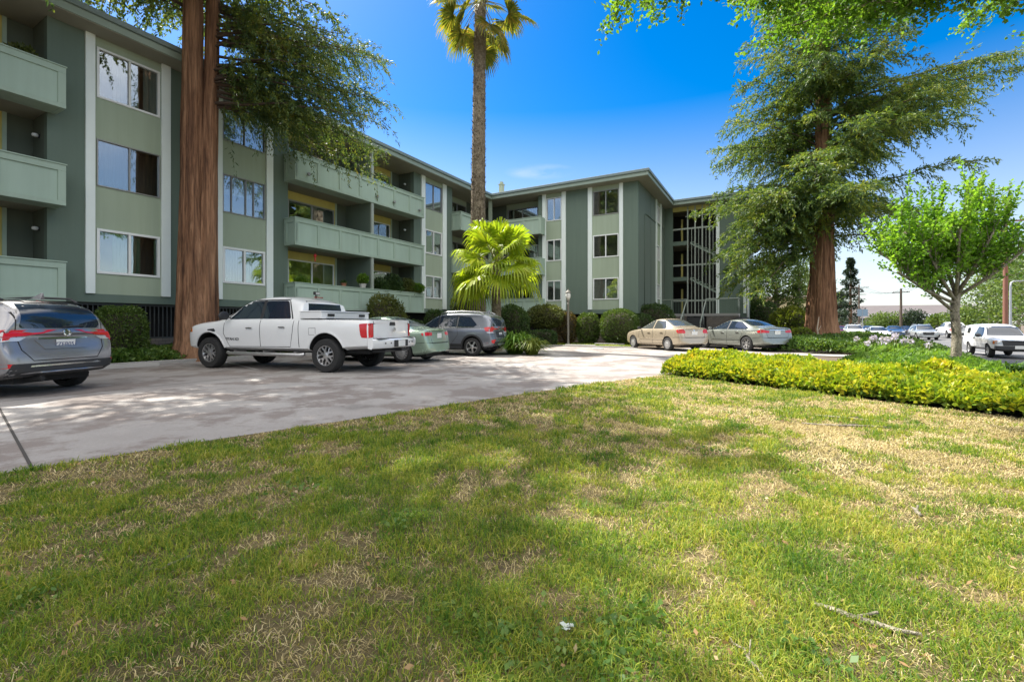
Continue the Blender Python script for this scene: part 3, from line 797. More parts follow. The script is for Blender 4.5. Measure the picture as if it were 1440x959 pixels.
def wheel_proto(r,w,style,rimr):
    root=bpy.data.objects.new('wheel',None); COL.objects.link(root)
    h=w/2
    mb=MB(); mb.lathe([(rimr,-h*.8),(rimr+.02,-h),(r-.035,-h*.98),(r-.008,-h*.78),(r,-h*.4),(r,h*.4),(r-.008,h*.78),(r-.035,h*.98),(rimr+.02,h),(rimr,h*.8)],48,'y',cap=False)
    t=mb.build('tyre',M['tyre'],root,smooth=True,angle=40)
    mb=MB(); f=h*.72
    mb.lathe([(rimr+.004,-h*.9),(rimr+.004,h*.86),(rimr-.012,h*.84),(rimr-.022,h*.5),(rimr-.03,-h*.2)],40,'y',mi=0,cap=False)
    mb.lathe([(rimr-.03,-h*.15),(.01,-h*.15)],24,'y',mi=1,cap=False)
    if style=='cover':      # plastic wheel cover with slots round the rim
        mb.lathe([(rimr-.02,f),(rimr*.90,f+.010)],40,'y',mi=0,cap=False); mb.lathe([(rimr*.60,f+.018),(.07,f+.022),(.06,f+.03),(0.005,f+.03)],40,'y',mi=0,cap=False)
        ns=14
        for k in range(ns):
            a=2*math.pi*k/ns; Mx=Matrix.Rotation(a,4,'Y'); mb.box(rimr*.58,rimr*.92,f-.004,f+.014,-.022,.022,0,Mx)
    else:
        ns={'five':5,'six':6,'ten':5,'seven':7,'truck':6}[style]
        mb.lathe([(.075,f-.02),(.075,f),(.03,f+.012),(.004,f+.012)],20,'y',mi=0,cap=False)
        for k in range(ns):
            a=2*math.pi*k/ns; Mx=Matrix.Rotation(a,4,'Y')
            def sp(x0,x1,w0,w1,sk0=0,sk1=0,mi=0):
                vs=[Mx@Vector(p) for p in ((x0,f-.03,sk0-w0),(x1,f-.03,sk1-w1),(x1,f-.03,sk1+w1),(x0,f-.03,sk0+w0),(x0,f+.004,sk0-w0*.8),(x1,f-.008,sk1-w1*.8),(x1,f-.008,sk1+w1*.8),(x0,f+.004,sk0+w0*.8))]
                mb.add(vs,[(0,1,2,3),(7,6,5,4),(4,5,1,0),(5,6,2,1),(6,7,3,2),(7,4,0,3)],mi)
            if style in('five','six','seven'): sp(.05,rimr-.01,.030,.036)
            elif style=='ten':
                sp(.05,rimr-.01,.026,.022,-.01,-.055); sp(.05,rimr-.01,.026,.022,.01,.055)
            else:
                sp(.05,rimr*.62,.034,.040); sp(rimr*.55,rimr-.01,.022,.026,-.02,-.075); sp(rimr*.55,rimr-.01,.022,.026,.02,.075)
    mb.build('rim',[M['alloy'] if style!='cover' else M['hubcap'],M['well']],root,smooth=True,angle=35)
    return root
def put_wheels(car,proto,xf,xr,tw,r):
    first=True
    for x in (xf,xr):
        for s in (1,-1):
            w=proto if first else copy_tree(proto); first=False
            w.parent=car; w.location=(x,s*tw,r); w.rotation_euler=(0,rnd.uniform(0,6),0 if s>0 else math.pi)
def text(parent,name,s,size,mat,loc,rot,ext=.002,al='CENTER'):
    cu=bpy.data.curves.new(name,'FONT'); cu.body=s; cu.size=size; cu.extrude=ext; cu.align_x=al; cu.align_y='CENTER'
    o=bpy.data.objects.new(name,cu); COL.objects.link(o)
    dg=bpy.context.evaluated_depsgraph_get(); me=bpy.data.meshes.new_from_object(o.evaluated_get(dg),depsgraph=dg)
    bpy.data.objects.remove(o); me.materials.clear(); me.materials.append(mat)
    o=bpy.data.objects.new(name,me); link(o,parent); o.location=loc; o.rotation_euler=rot; return o
def plate(car,x,y,z,s,txt,tilt=0,rear=True):
    mb=MB(); mb.box(-.008,.004,-.155,.155,-.078,.078)
    o=mb.build('licence_plate',M['plate'],car,bevel=.003); o.location=(x,y,z); o.rotation_euler=(0,tilt,0 if not rear else math.pi)
    if txt: text(o,'plate_lettering',txt,.10,M['plateink'],(.006,0,-.005),(R(90),0,R(90)),.001)
    return o
def mirror(car,x,y,z,mat,s,size=1):
    bm=bmesh.new(); bmesh.ops.create_uvsphere(bm,u_segments=16,v_segments=10,radius=1)
    for v in bm.verts:
        v.co=Vector((v.co.x*.06*size,v.co.y*.105*size,v.co.z*.075*size))
        if v.co.x<0: v.co.x*=.3
    me=bpy.data.meshes.new('wing_mirror'); bm.to_mesh(me); bm.free(); me.materials.append(mat); me.polygons.foreach_set('use_smooth',[True]*len(me.polygons))
    o=bpy.data.objects.new('wing_mirror',me); link(o,car); o.location=(x,y+s*.10*size,z)
    mb=MB(); mb.box(-.02,.02,-.12*size if s>0 else 0,0 if s>0 else .12*size,-.07,-.03); mb.build('mirror_arm',M['blackpl'],o)
def handles(car,tree,lst,mat):
    for x,z in lst:
        for s in (1,-1):
            h=tree.ray_cast(Vector((x,3*s,z)),Vector((0,-s,0)))
            mb=MB(); mb.box(-.10,.10,-.016,.016,-.014,.014)
            o=mb.build('door_handle',mat,car,bevel=.008); o.location=(x,h[0].y+s*.022,z)
def rail(car,pts,rad,mat,name='roof_rail'):
    for s in (1,-1):
        mb=MB(); mb.tube([(p[0],p[1]*s,p[2]) for p in pts],rad,8); mb.build(name,mat,car,smooth=True)
def arch(r,c,z,a0,a1,w,n=16):
    P=[(c+(r)*math.cos(R(a0+(a1-a0)*i/n)),z+r*math.sin(R(a0+(a1-a0)*i/n))) for i in range(n+1)]
    Q=[(c+(r+w)*math.cos(R(a0+(a1-a0)*i/n)),z+(r+w)*math.sin(R(a0+(a1-a0)*i/n))) for i in range(n+1)]
    return P+Q[::-1]
def underbody(car,x0,x1,w,z0,z1):
    mb=MB(); mb.box(x0,x1,-w,w,z0,z1); mb.build('underbody',M['well'],car)
def heading(dx,dy): return math.atan2(dy,dx)
# ============================================ white crew-cab pickup
def pickup():
    c=empty('pickup_truck',(0,0,0),0,'white crew-cab pickup with a white toolbox in its bed, parked before the redwood','pickup truck')
    L=6.17; xr=1.33; wb=3.85; xo=xr+wb/2; P=M['ptruck']=carpaint('truck_white',(.72,.73,.73))
    S=dict(xo=xo,x=[0,.06,.5,1.33,2.0,2.13,2.16,2.7,3.3,3.95,4.40,4.85,5.3,5.8,6.10,6.17],
      bot=[(0,.60),(.5,.58),(1.3,.52),(2.1,.50),(4.3,.50),(5.2,.5),(6.17,.52)],
      belt=[(0,1.28),(2.13,1.30),(2.16,1.30),(4.5,1.27),(4.85,1.25),(5.6,1.20),(6.1,1.10),(6.17,1.06)],
      top=[(0,1.30),(2.13,1.32),(2.16,1.78),(2.35,1.90),(2.7,1.945),(3.3,1.95),(3.95,1.90),(4.85,1.30),(5.3,1.30),(5.8,1.25),(6.17,1.14)],
      w=[(0,.985),(.5,1.0),(5.2,1.005),(5.8,.98),(6.17,.90)],
      wt=[(0,.93),(2.13,.93),(2.16,.78),(2.7,.76),(3.95,.74),(4.85,.86),(6.17,.74)],
      rear=[(0,.0),(2,.02)],front=[(.5,.0),(.9,.0),(1.2,.10)],bow=.05,mid=.62,cbelt=.75,croof=.45,hard=(4,5,6),hv=.85,crown=.015,
      cuts=[(.09-xo,2.02-xo,-.80,.80,.85,1.9)])
    W_=[(-wb/2,.52,.46),(wb/2,.52,.46)]
    b,t=shell('body',S,P,c,W_)
    X=lambda x:x-xo
    G=M['carglass']
    sides('side_window',t,[(X(2.42),1.335),(X(3.34),1.335),(X(3.34),1.80),(X(2.62),1.80)],G,c,r=[.05,.03,.03,.08])
    sides('side_window',t,[(X(3.44),1.335),(X(4.52),1.325),(X(4.02),1.80),(X(3.44),1.80)],G,c,r=[.03,.05,.06,.03])
    sides('window_trim',t,line_poly([(X(2.36),1.33),(X(2.6),1.825),(X(4.0),1.825),(X(4.64),1.315)],.035),M['blackpl'],c,off=.006,r=0)
    sides('window_trim',t,[(X(3.34),1.33),(X(3.44),1.33),(X(3.44),1.81),(X(3.34),1.81)],M['blackpl'],c,off=.005,r=0)
    patch('rear_window',t,[(-.66,1.40),(.66,1.40),(.60,1.80),(-.60,1.80)],'x',-1,G,c,r=.06)
    patch('windscreen',t,[(-.78,1.36),(.78,1.36),(.64,1.84),(-.64,1.84)],'x',1,G,c,r=.06)
    for pts in ([(X(3.39),.62),(X(3.39),1.30)],[(X(2.30),1.28),(X(2.33),1.0),(X(2.42),.62),(X(4.45),.60),(X(4.64),.95),(X(4.62),1.28)],[(X(2.145),.55),(X(2.145),1.29)]):
        sides('door_seam',t,line_poly(pts,.014),M['gap'],c,off=.003,r=0,th=.008)
    sides('fuel_flap',t,line_poly([(X(1.62),1.10),(X(1.62),.93),(X(1.82),.93),(X(1.82),1.10),(X(1.62),1.10)],.008),M['gap'],c,off=.003,r=0,th=.006)
    handles(c,t,[(X(2.66),1.12),(X(3.74),1.10)],M['chrome'])
    for s in (1,-1):
        patch('tail_light',t,[(X(.04),.86),(X(.30),.90),(X(.34),1.20),(X(.04),1.22)],'y',s,M['redlamp'],c,off=.008,r=.03)
        patch('tail_light',t,[(s*.97,.86),(s*.80,.88),(s*.80,1.20),(s*.97,1.20)],'x',-1,M['redlamp'],c,off=.008,r=.03)
        patch('marker_lamp',t,[(X(5.82),.98),(X(5.98),.98),(X(6.0),1.08),(X(5.85),1.09)],'y',s,M['amber'],c,off=.006,r=.02)
        patch('fender_vent',t,[(X(4.92),1.00),(X(5.20),.98),(X(5.22),1.06),(X(4.98),1.08)],'y',s,M['blackpl'],c,off=.006,r=.02)
        mirror(c,X(4.44),s*.99,1.42,M['blackpl'],s,1.5)
    patch('tailgate_seam',t,line_poly([(-.79,1.27),(-.79,.72),(.79,.72),(.79,1.27)],.014),'x',-1,M['gap'],c,off=.003,r=0,th=.006)
    patch('tailgate_handle',t,[(-.13,1.16),(.13,1.16),(.11,1.25),(-.11,1.25)],'x',-1,M['blackpl'],c,off=.012,r=.02)
    mb=MB(); mb.lathe([(.055,0),(.055,.012),(.042,.014),(.042,.004)],24,'z'); mb.box(-.06,.06,-.012,.012,.006,.014)
    o=mb.build('emblem',M['alloy'],c,smooth=True,angle=30); o.location=(X(.0)-.0,0,1.06); o.rotation_euler=(0,R(-90),0)
    # bumper
    mb=MB(); prof=[(-.16,.60),(-.20,.66),(-.20,.80),(-.15,.84),(.05,.84),(.05,.62)]
    ys=[-.98,-.8,-.4,.4,.8,.98]; n=len(prof); vs=[]
    for y in ys:
        bowx=.16*(abs(y)/.98)**3
        for x,z in prof: vs.append((X(x+bowx*(1 if x<0 else .2)),y,z))
    fs=[]
    for i in range(len(ys)-1):
        for k in range(n): fs.append((i*n+k,i*n+(k+1)%n,(i+1)*n+(k+1)%n,(i+1)*n+k))
    fs+= [tuple(range(n)),tuple(range((len(ys)-1)*n,len(ys)*n))[::-1]]
    mb.add(vs,fs); mb.build('rear_bumper',P,c,smooth=True,angle=35,bevel=.012)
    mb=MB(); mb.box(X(-.14),X(.02),-.85,.85,.842,.85); mb.build('bumper_step',M['blackpl'],c)
    mb=MB(); mb.box(X(-.225),X(-.20),-.30,.30,.63,.80); mb.build('plate_recess',M['blackpl'],c)
    plate(c,X(-.232),0,.715,0,'')
    for y in (-.62,-.42,.42,.62):
        mb=MB(); mb.lathe([(.022,0),(.02,.006),(.003,.007)],12,'z'); o=mb.build('parking_sensor',M['blackpl'],c); o.location=(X(-.2)+.16*(abs(y)/.98)**3-.001,y,.73); o.rotation_euler=(0,R(-90),0)
    mb=MB(); mb.tube([(X(-.25),0,.56),(X(.4),0,.56)],.045,8); mb.box(X(-.1),X(1.0),-.55,.55,.5,.56); mb.build('tow_hitch',M['black'],c)
    mb=MB(); mb.box(X(.3),X(5.9),-.62,.62,.46,.60); mb.tube([(X(1.33),-.8,.43),(X(1.33),.8,.43)],.07,8); mb.tube([(X(5.18),-.8,.43),(X(5.18),.8,.43)],.05,8); mb.build('underbody',M['well'],c)
    for s in (1,-1):
        mb=MB(); mb.tube([(X(2.0),s*.93,.44),(X(2.08),s*.97,.42),(X(4.45),s*.97,.42),(X(4.55),s*.93,.44)],.05,10); 
        for x in (2.3,3.3,4.3): mb.box(X(x)-.03,X(x)+.03,min(s*.6,s*.95),max(s*.6,s*.95),.44,.5)
        mb.build('side_step',M['alloy'],c,smooth=True,angle=40)
    # toolbox over the bed sides
    mb=MB(); mb.box(X(1.46),X(2.11),-.97,.97,1.335,1.50); mb.box(X(1.44),X(2.12),-.985,.985,1.50,1.535)
    o=mb.build('toolbox',P,c,bevel=.015)
    for y0,y1 in ((-.76,-.52),(.50,.74)):
        mb=MB(); mb.box(X(1.44),X(1.462),y0,y1,1.40,1.46); mb.build('toolbox_latch',M['black'],o)
    # rear-facing work lamp
    mb=MB(); mb.box(X(2.42),X(2.45),.02,.06,1.90,1.99); mb.box(X(2.38),X(2.46),-.06,.12,1.99,2.08); o=mb.build('work_lamp',M['black'],c,bevel=.01)
    mb=MB(); mb.box(X(2.372),X(2.38),-.045,.105,2.0,2.065); mb.build('lens',M['clearlamp'],o)
    mb=MB(); mb.box(X(2.35),X(2.42),-.14,.14,1.91,1.935); mb.build('brake_light',M['redlamp2'],c)
    mb=MB(); mb.tube([(X(4.95),-.82,1.2),(X(4.80),-.83,2.0)],.006,5); mb.build('aerial',M['black'],c)
    # nose
    patch('grille',t,[(-.55,.72),(.55,.72),(.62,1.08),(-.62,1.08)],'x',1,M['blackpl'],c,off=.01)
    for s in (1,-1): patch('headlight',t,[(s*.64,.88),(s*.88,.90),(s*.88,1.08),(s*.66,1.08)],'x',1,M['clearlamp'],c,off=.008)
    sides('arch_trim',t,arch(.53,X(1.33),.46,12,168,.035),P,c,off=.014,r=0,th=.04); sides('arch_trim',t,arch(.53,X(5.18),.46,12,168,.035),P,c,off=.014,r=0,th=.04)
    for s in (1,-1):
        h=t.ray_cast(Vector((X(4.36),3*s,.83)),Vector((0,-s,0)))[0]
        text(c,'door_badge','TITAN XD',.10,M['ink'],(X(4.34),h.y+s*.004,.80),(R(90),0,0 if s<0 else math.pi),.003)
    put_wheels(c,wheel_proto(.42,.28,'truck',.245),wb/2,-wb/2,.86,.42)
    return c
def suv(name,label,paint,S,L,xr,wb,r,win,det):
    pass
# ============================================ sedans: one builder, own profile for each
def sedan(label,paint,D):
    c=empty('sedan',(0,0,0),0,label,'car')
    L,xr,wb,wd,H=D['L'],D['xr'],D['wb'],D['wd']/2,D['H']; xo=xr+wb/2; X=lambda x:x-xo
    rs,rf,cw=D['rear_glass'],D['roof'],D['cowl']     # rear-glass base, (roof rear, roof front), cowl
    bt=D['belt']; tk=D['trunk']
    S=dict(xo=xo,x=sorted([0,.07,.30,rs-.12,rs+.04,(rs+rf[0])/2,rf[0],(rf[0]+rf[1])/2,rf[1],(rf[1]+cw)/2,cw-.02,cw+.22,cw+.65,L-.35,L-.07,L]),
      bot=[(0,.34),(.4,.24),(xr,.19),(L-.9,.19),(L-.2,.22),(L,.28)],
      belt=[(0,tk-.06),(.3,tk-.035),(rs,bt+.01),(cw,bt-.05),(cw+.65,bt-.11),(L-.3,bt-.24),(L,bt-.33)],
      top=[(0,tk-.03),(.07,tk),(.3,tk+.02),(rs-.12,tk+.045),(rs+.04,tk+.075),(rf[0],H-.035),((rf[0]+rf[1])/2,H),(rf[1],H-.045),(cw-.02,bt+.035),(cw+.22,bt+.0),(cw+.65,bt-.05),(L-.35,bt-.17),(L,bt-.30)],
      w=[(0,wd*.93),(.3,wd*.97),(1.2,wd),(L-1.2,wd),(L-.4,wd*.95),(L,wd*.82)],
      wt=[(0,wd*.80),(rs-.12,wd*.80),(rf[0],wd*.66),(rf[1],wd*.65),(cw,wd*.82),(cw+.65,wd*.78),(L,wd*.62)],
      rear=D.get('rear',[(.3,.05),(.42,.0),(.62,.0),(.68,.07),(.9,.10),(1.05,.14)]),front=[(.25,.06),(.4,.0),(.55,.02),(.75,.14)],bow=.13,mid=.5,crown=.012,cbelt=.35,croof=.2)
    b,t=shell('body',S,paint,c,[(-wb/2,D['r']+.045,D['r']+.01),(wb/2,D['r']+.045,D['r']+.01)])
    G=D.get('glass',M['carglass'])
    g0,g1=D['side_glass']          # x of rear and front tips of the side glass
    zt=H-.105; zb=bt+.035
    pb=D['pillar']
    rear_tip=[(X(g0+.02),zb+.05),(X(g0+.10),zb),(X(pb-.035),zb),(X(pb-.035),zt),(X(rf[0]-.05),zt-.035)]
    sides('side_window',t,rear_tip,G,c,r=[.03,.02,.015,.015,.10])
    front=[(X(pb+.035),zb),(X(g1),zb-.02),(X(g1-.10),zb+.06),(X(rf[1]+.02),zt-.01),(X(pb+.035),zt)]
    sides('side_window',t,front,G,c,r=[.015,.02,.04,.06,.015])
    if D.get('trim'): sides('window_trim',t,line_poly([(X(g0+.05),zb-.014),(X(g1),zb-.034)],.02),M['chrome'] if D['trim']=='chrome' else M['blackpl'],c,off=.006,r=0)
    sides('door_pillar',t,[(X(pb-.034),zb),(X(pb+.034),zb),(X(pb+.034),zt),(X(pb-.034),zt)],M['blackpl'] if D.get('bpillar',1) else paint,c,off=.0035,r=0)
    zr0=tk+.10;zr1=H-.075
    patch('rear_window',t,[(-wd*.70,zr0),(wd*.70,zr0),(wd*.585,zr1),(-wd*.585,zr1)],'x',-1,D.get('rglass',G),c,r=.06,off=.005)
    patch('windscreen',t,[(-wd*.76,bt+.07),(wd*.76,bt+.07),(wd*.60,H-.085),(-wd*.60,H-.085)],'x',1,M['carglass'],c,r=.06,off=.005)
    for pts in ([(X(pb),.30),(X(pb),zb-.02)],[(X(pb-.95),zb-.03),(X(pb-.93),.75),(X(pb-.70),.34),(X(pb+.95),.30),(X(pb+1.06),.6),(X(pb+1.02),zb-.06)]):
        sides('door_seam',t,line_poly(pts,.012),M['gap'],c,off=.003,r=0,th=.008)
    sides('rub_strip',t,line_poly([(X(pb-.8),.52),(X(pb+1.0),.50)],.03),paint,c,off=.012,r=0)
    handles(c,t,[(X(pb-.62),D['hz']),(X(pb+.30),D['hz']-.02)],D.get('hmat',paint))
    for s in (1,-1):
        for side_poly,rear_poly in (D['lamps'],):
            patch('tail_light',t,[(X(x),z) for x,z in side_poly],'y',s,D.get('lampmat',M['redlamp']),c,off=.006,r=.03)
            patch('tail_light',t,[(s*y,z) for y,z in rear_poly],'x',-1,D.get('lampmat',M['redlamp']),c,off=.006,r=.03)
        mirror(c,X(g1-.12),s*wd*.97,bt+.06,D.get('mmat',paint),s,.95)
        patch('headlight',t,[(s*wd*.42,.62),(s*wd*.80,.64),(s*wd*.82,.76),(s*wd*.50,.74)],'x',1,M['clearlamp'],c,off=.006,r=.03)
    patch('boot_seam',t,line_poly([(-wd*.66,tk-.03),(-wd*.63,.62),(wd*.63,.62),(wd*.66,tk-.03)],.012),'x',-1,M['gap'],c,off=.003,r=0,th=.006)
    patch('bumper_seam',t,line_poly([(-wd*.9,.625),(-wd*.5,.60),(wd*.5,.60),(wd*.9,.625)],.012),'x',-1,M['gap'],c,off=.003,r=0,th=.006)
    sides('bumper_seam',t,line_poly([(X(.10),.64),(X(xr-.36),.60)],.012),M['gap'],c,off=.003,r=0,th=.006)
    patch('grille',t,[(-.40,.50),(.40,.50),(.46,.66),(-.46,.66)],'x',1,M['blackpl'],c,off=.006,r=.03)
    h=t.ray_cast(Vector((-6,0,D['pz'])),Vector((1,0,0)))[0]
    plate(c,h.x-.012,0,D['pz'],0,D.get('ptxt','6KBN214'),0)
    if D.get('bar'): patch('boot_garnish',t,[(-.42,D['pz']+.10),(.42,D['pz']+.10),(.42,D['pz']+.135),(-.42,D['pz']+.135)],'x',-1,M['chrome'] if D['bar']=='chrome' else paint,c,off=.014,r=.01)
    e=t.ray_cast(Vector((-6,0,tk-.10)),Vector((1,0,0)))[0]
    mb=MB(); mb.lathe([(.045,0),(.045,.008),(.034,.010),(.034,.002)],20,'z'); mb.tube([(-.03,0,.006),(.03,0,.006)],.006,6); o=mb.build('emblem',M['chrome'],c,smooth=True,angle=30); o.location=(e.x-.002,0,tk-.10); o.rotation_euler=(0,R(-80),0)
    mb=MB(); mb.box(X(.35),X(L-.4),-wd*.66,wd*.66,.17,.34); mb.tube([(X(.05),-wd*.5,.27),(X(.4),-wd*.5,.27)],.03,8); mb.build('underbody',M['well'],c)
    put_wheels(c,wheel_proto(D['r'],.20,D['wheel'],D['rim']),wb/2,-wb/2,wd-.115,D['r'])
    return c
# ============================================ two crossovers: one builder
def crossover(name,label,paint,D):
    c=empty(name,(0,0,0),0,label,'SUV')
    L,xr,wb,wd,H=D['L'],D['xr'],D['wb'],D['wd']/2,D['H']; xo=xr+wb/2; X=lambda x:x-xo
    bt=D['belt']; cw=D['cowl']; rf=D['roof']
    S=dict(xo=xo,x=sorted([0,.06,.22,.45,.80,1.3,2.0,rf,(rf+cw)/2,cw-.02,cw+.25,cw+.7,L-.35,L-.08,L]),
      bot=[(0,.40),(.4,.30),(xr,.24),(L-.8,.24),(L,.34)],
      belt=[(0,D['rbelt']),(.45,bt+.03),(cw,bt-.05),(cw+.7,bt-.10),(L-.3,bt-.20),(L,bt-.30)],
      top=[(0,D['rtop'][0]),(.06,D['rtop'][1]),(.22,D['rtop'][2]),(.45,D['rtop'][3]),(.8,H-.045),(1.3,H-.015),(2.0,H),(rf,H-.06),(cw-.02,bt+.04),(cw+.25,bt+.02),(cw+.7,bt-.02),(L-.35,bt-.12),(L,bt-.26)],
      w=[(0,wd*.93),(.22,wd*.975),(.9,wd),(L-1.2,wd),(L-.4,wd*.95),(L,wd*.82)],
      wt=[(0,wd*.76),(.45,wd*.70),(1.3,wd*.70),(rf,wd*.68),(cw,wd*.84),(L,wd*.66)],
      rear=D['rear'],front=[(.3,.08),(.5,.0),(.7,.02),(.9,.12)],bow=.14,mid=.5,crown=.02,cbelt=.35,croof=.3)
    b,t=shell('body',S,paint,c,[(-wb/2,D['r']+.05,D['r']+.015),(wb/2,D['r']+.05,D['r']+.015)])
    G=M['carglass']; zb=bt+.045; zt=H-.14
    pC,pB=D['pc'],D['pb']
    sides('side_window',t,[(X(D['qg']),zb+.09),(X(D['qg']+.10),zb+.03),(X(pC-.03),zb),(X(pC-.03),zt-.02),(X(D['qg']+.30),zt-.06)],G,c,r=[.03,.03,.02,.02,.06])
    sides('side_window',t,[(X(pC+.03),zb),(X(pB-.03),zb-.01),(X(pB-.03),zt),(X(pC+.03),zt-.015)],G,c,r=.02)
    sides('side_window',t,[(X(pB+.03),zb-.01),(X(cw-.16),zb-.03),(X(cw-.28),zb+.06),(X(rf+.05),zt-.02),(X(pB+.03),zt)],G,c,r=[.02,.02,.04,.06,.02])
    for p in (pC,pB): sides('door_pillar',t,[(X(p-.03),zb-.005),(X(p+.03),zb-.005),(X(p+.03),zt),(X(p-.03),zt)],M['blackpl'],c,off=.003,r=0)
    if D.get('trim'): sides('window_trim',t,line_poly([(X(D['qg']+.10),zb+.012),(X(cw-.15),zb-.045)],.018),M['chrome'],c,off=.006,r=0)
    patch('rear_window',t,D['rglass'],'x',-1,G,c,r=.06,off=.006)
    patch('windscreen',t,[(-wd*.78,bt+.08),(wd*.78,bt+.08),(wd*.63,H-.11),(-wd*.63,H-.11)],'x',1,G,c,r=.06,off=.005)
    patch('tailgate_seam',t,D['gate'],'x',-1,M['gap'],c,off=.003,r=0,th=.006)
    for pts in ([(X(pB),.45),(X(pB),zb-.02)],[(X(pC-.02),zb-.02),(X(pC-.06),.80),(X(pC+.22),.45),(X(pB+1.0),.43),(X(pB+1.12),.7),(X(pB+1.08),zb-.05)]):
        sides('door_seam',t,line_poly(pts,.012),M['gap'],c,off=.003,r=0,th=.008)
    handles(c,t,[(X(pC+.25),bt-.10),(X(pB+.30),bt-.12)],paint)
    # black lower cladding
    sides('sill_cladding',t,[(X(xr+D['r']+.04),.30),(X(xr+wb-D['r']-.04),.30),(X(xr+wb-D['r']-.04),.46),(X(xr+D['r']+.04),.46)],M['blackpl'],c,off=.010,r=.02)
    for w in (xr,xr+wb): sides('arch_cladding',t,arch(D['r']+.052,X(w),D['r']+.015,-14,194,.065,22),M['blackpl'],c,off=.012,r=0,th=.05)
    for poly,ax,nm,mt in D['patches']:
        if ax=='y':
            for s in (1,-1): patch(nm,t,[(X(x),z) for x,z in poly],'y',s,M[mt],c,off=.009,r=.025)
        elif ax=='xs':
            for s in (1,-1): patch(nm,t,[(s*y,z) for y,z in poly],'x',-1,M[mt],c,off=.009,r=.025)
        else: patch(nm,t,poly,'x',-1,M[mt] if mt!='paint' else paint,c,off=.013,r=.02)
    for s in (1,-1):
        mirror(c,X(cw-.30),s*wd*.97,bt+.08,paint,s,1.1)
        patch('headlight',t,[(s*wd*.45,.78),(s*wd*.80,.80),(s*wd*.80,.92),(s*wd*.5,.90)],'x',1,M['clearlamp'],c,off=.006,r=.03)
    patch('grille',t,[(-.42,.55),(.42,.55),(.48,.85),(-.48,.85)],'x',1,M['blackpl'],c,off=.006,r=.03)
    h=t.ray_cast(Vector((-6,0,D['pz'])),Vector((1,0,0)))[0]
    pl=plate(c,h.x-.016,0,D['pz'],0,D['ptxt'],R(4))
    e=t.ray_cast(Vector((-6,0,D['ez'])),Vector((1,0,0)))[0]
    mb=MB(); er=D['er']; mb.lathe([(er,0),(er,.014),(er*.74,.016),(er*.74,.004)],28,'z'); mb.box(-er*.16,er*.16,-er*.98,er*.98,.006,.018); o=mb.build('emblem',M['chrome'],c,smooth=True,angle=30); o.location=(e.x-.004,0,D['ez']); o.rotation_euler=(0,R(-84),0)
    rail(c,[(X(.62),wd*.64,H-.075),(X(.78),wd*.66,H+.0),(X(1.5),wd*.67,H+.035),(X(rf-.35),wd*.655,H+.01),(X(rf-.12),wd*.63,H-.055)],.02,M['alloy'] if D.get('silver_rail') else M['blackpl'])
    mb=MB(); fx=X(.62); mb.add([(fx,-.035,H-.04),(fx,.035,H-.04),(fx+.20,.02,H-.02),(fx+.20,-.02,H-.02),(fx-.02,0,H+.075),(fx+.03,0,H+.075)],[(0,1,2,3),(0,4,1),(1,4,5,2),(2,5,3),(3,5,4,0)]); mb.build('roof_fin',paint,c,smooth=True,angle=50)
    wv=D['wiper']; mb=MB(); pts=[]
    for y,z in wv:
        hh=t.ray_cast(Vector((-6,y,z)),Vector((1,0,0)))[0]; pts.append((hh.x-.035,y,z))
    mb.tube(pts,.014,6); mb.build('rear_wiper',M['blackpl'],c)
    mb=MB(); mb.box(X(.4),X(L-.5),-wd*.66,wd*.66,.22,.38); mb.tube([(X(.10),wd*.45,.30),(X(.5),wd*.45,.30)],.04,8); mb.build('underbody',M['well'],c)
    put_wheels(c,wheel_proto(D['r'],.225,D['wheel'],D['rim']),wb/2,-wb/2,wd-.125,D['r'])
    return c
def at(o,x,y,dx,dy,z=None):
    o.location=(x,y,gz(x,y)+.006 if z is None else z); o.rotation_euler=(0,0,math.atan2(dy,dx)); return o
TRUCK=at(pickup(),-6.13,12.84,-.95,.312)
P_cam=carpaint('paint_pale_green',(.30,.40,.31),.35,.25)
CAMRY=at(sedan('pale green sedan parked between the white pickup and the grey crossover',P_cam,dict(L=4.81,xr=1.05,wb=2.776,wd=1.82,H=1.47,r=.325,rim=.205,wheel='cover',belt=.96,trunk=1.03,rear_glass=.78,roof=(1.62,2.55),cowl=3.42,pillar=2.22,side_glass=(1.00,3.32),hz=.86,
   lamps=([(.06,.86),(.36,.84),(.40,.92),(.10,.95)],[(.84,.84),(.50,.84),(.47,.94),(.83,.95)]),pz=.83,bar='paint',ptxt='',trim='chrome')),-4.50,15.38,-.961,.276)
P_fo=carpaint('paint_grey_blue',(.17,.185,.215),.45,.25)
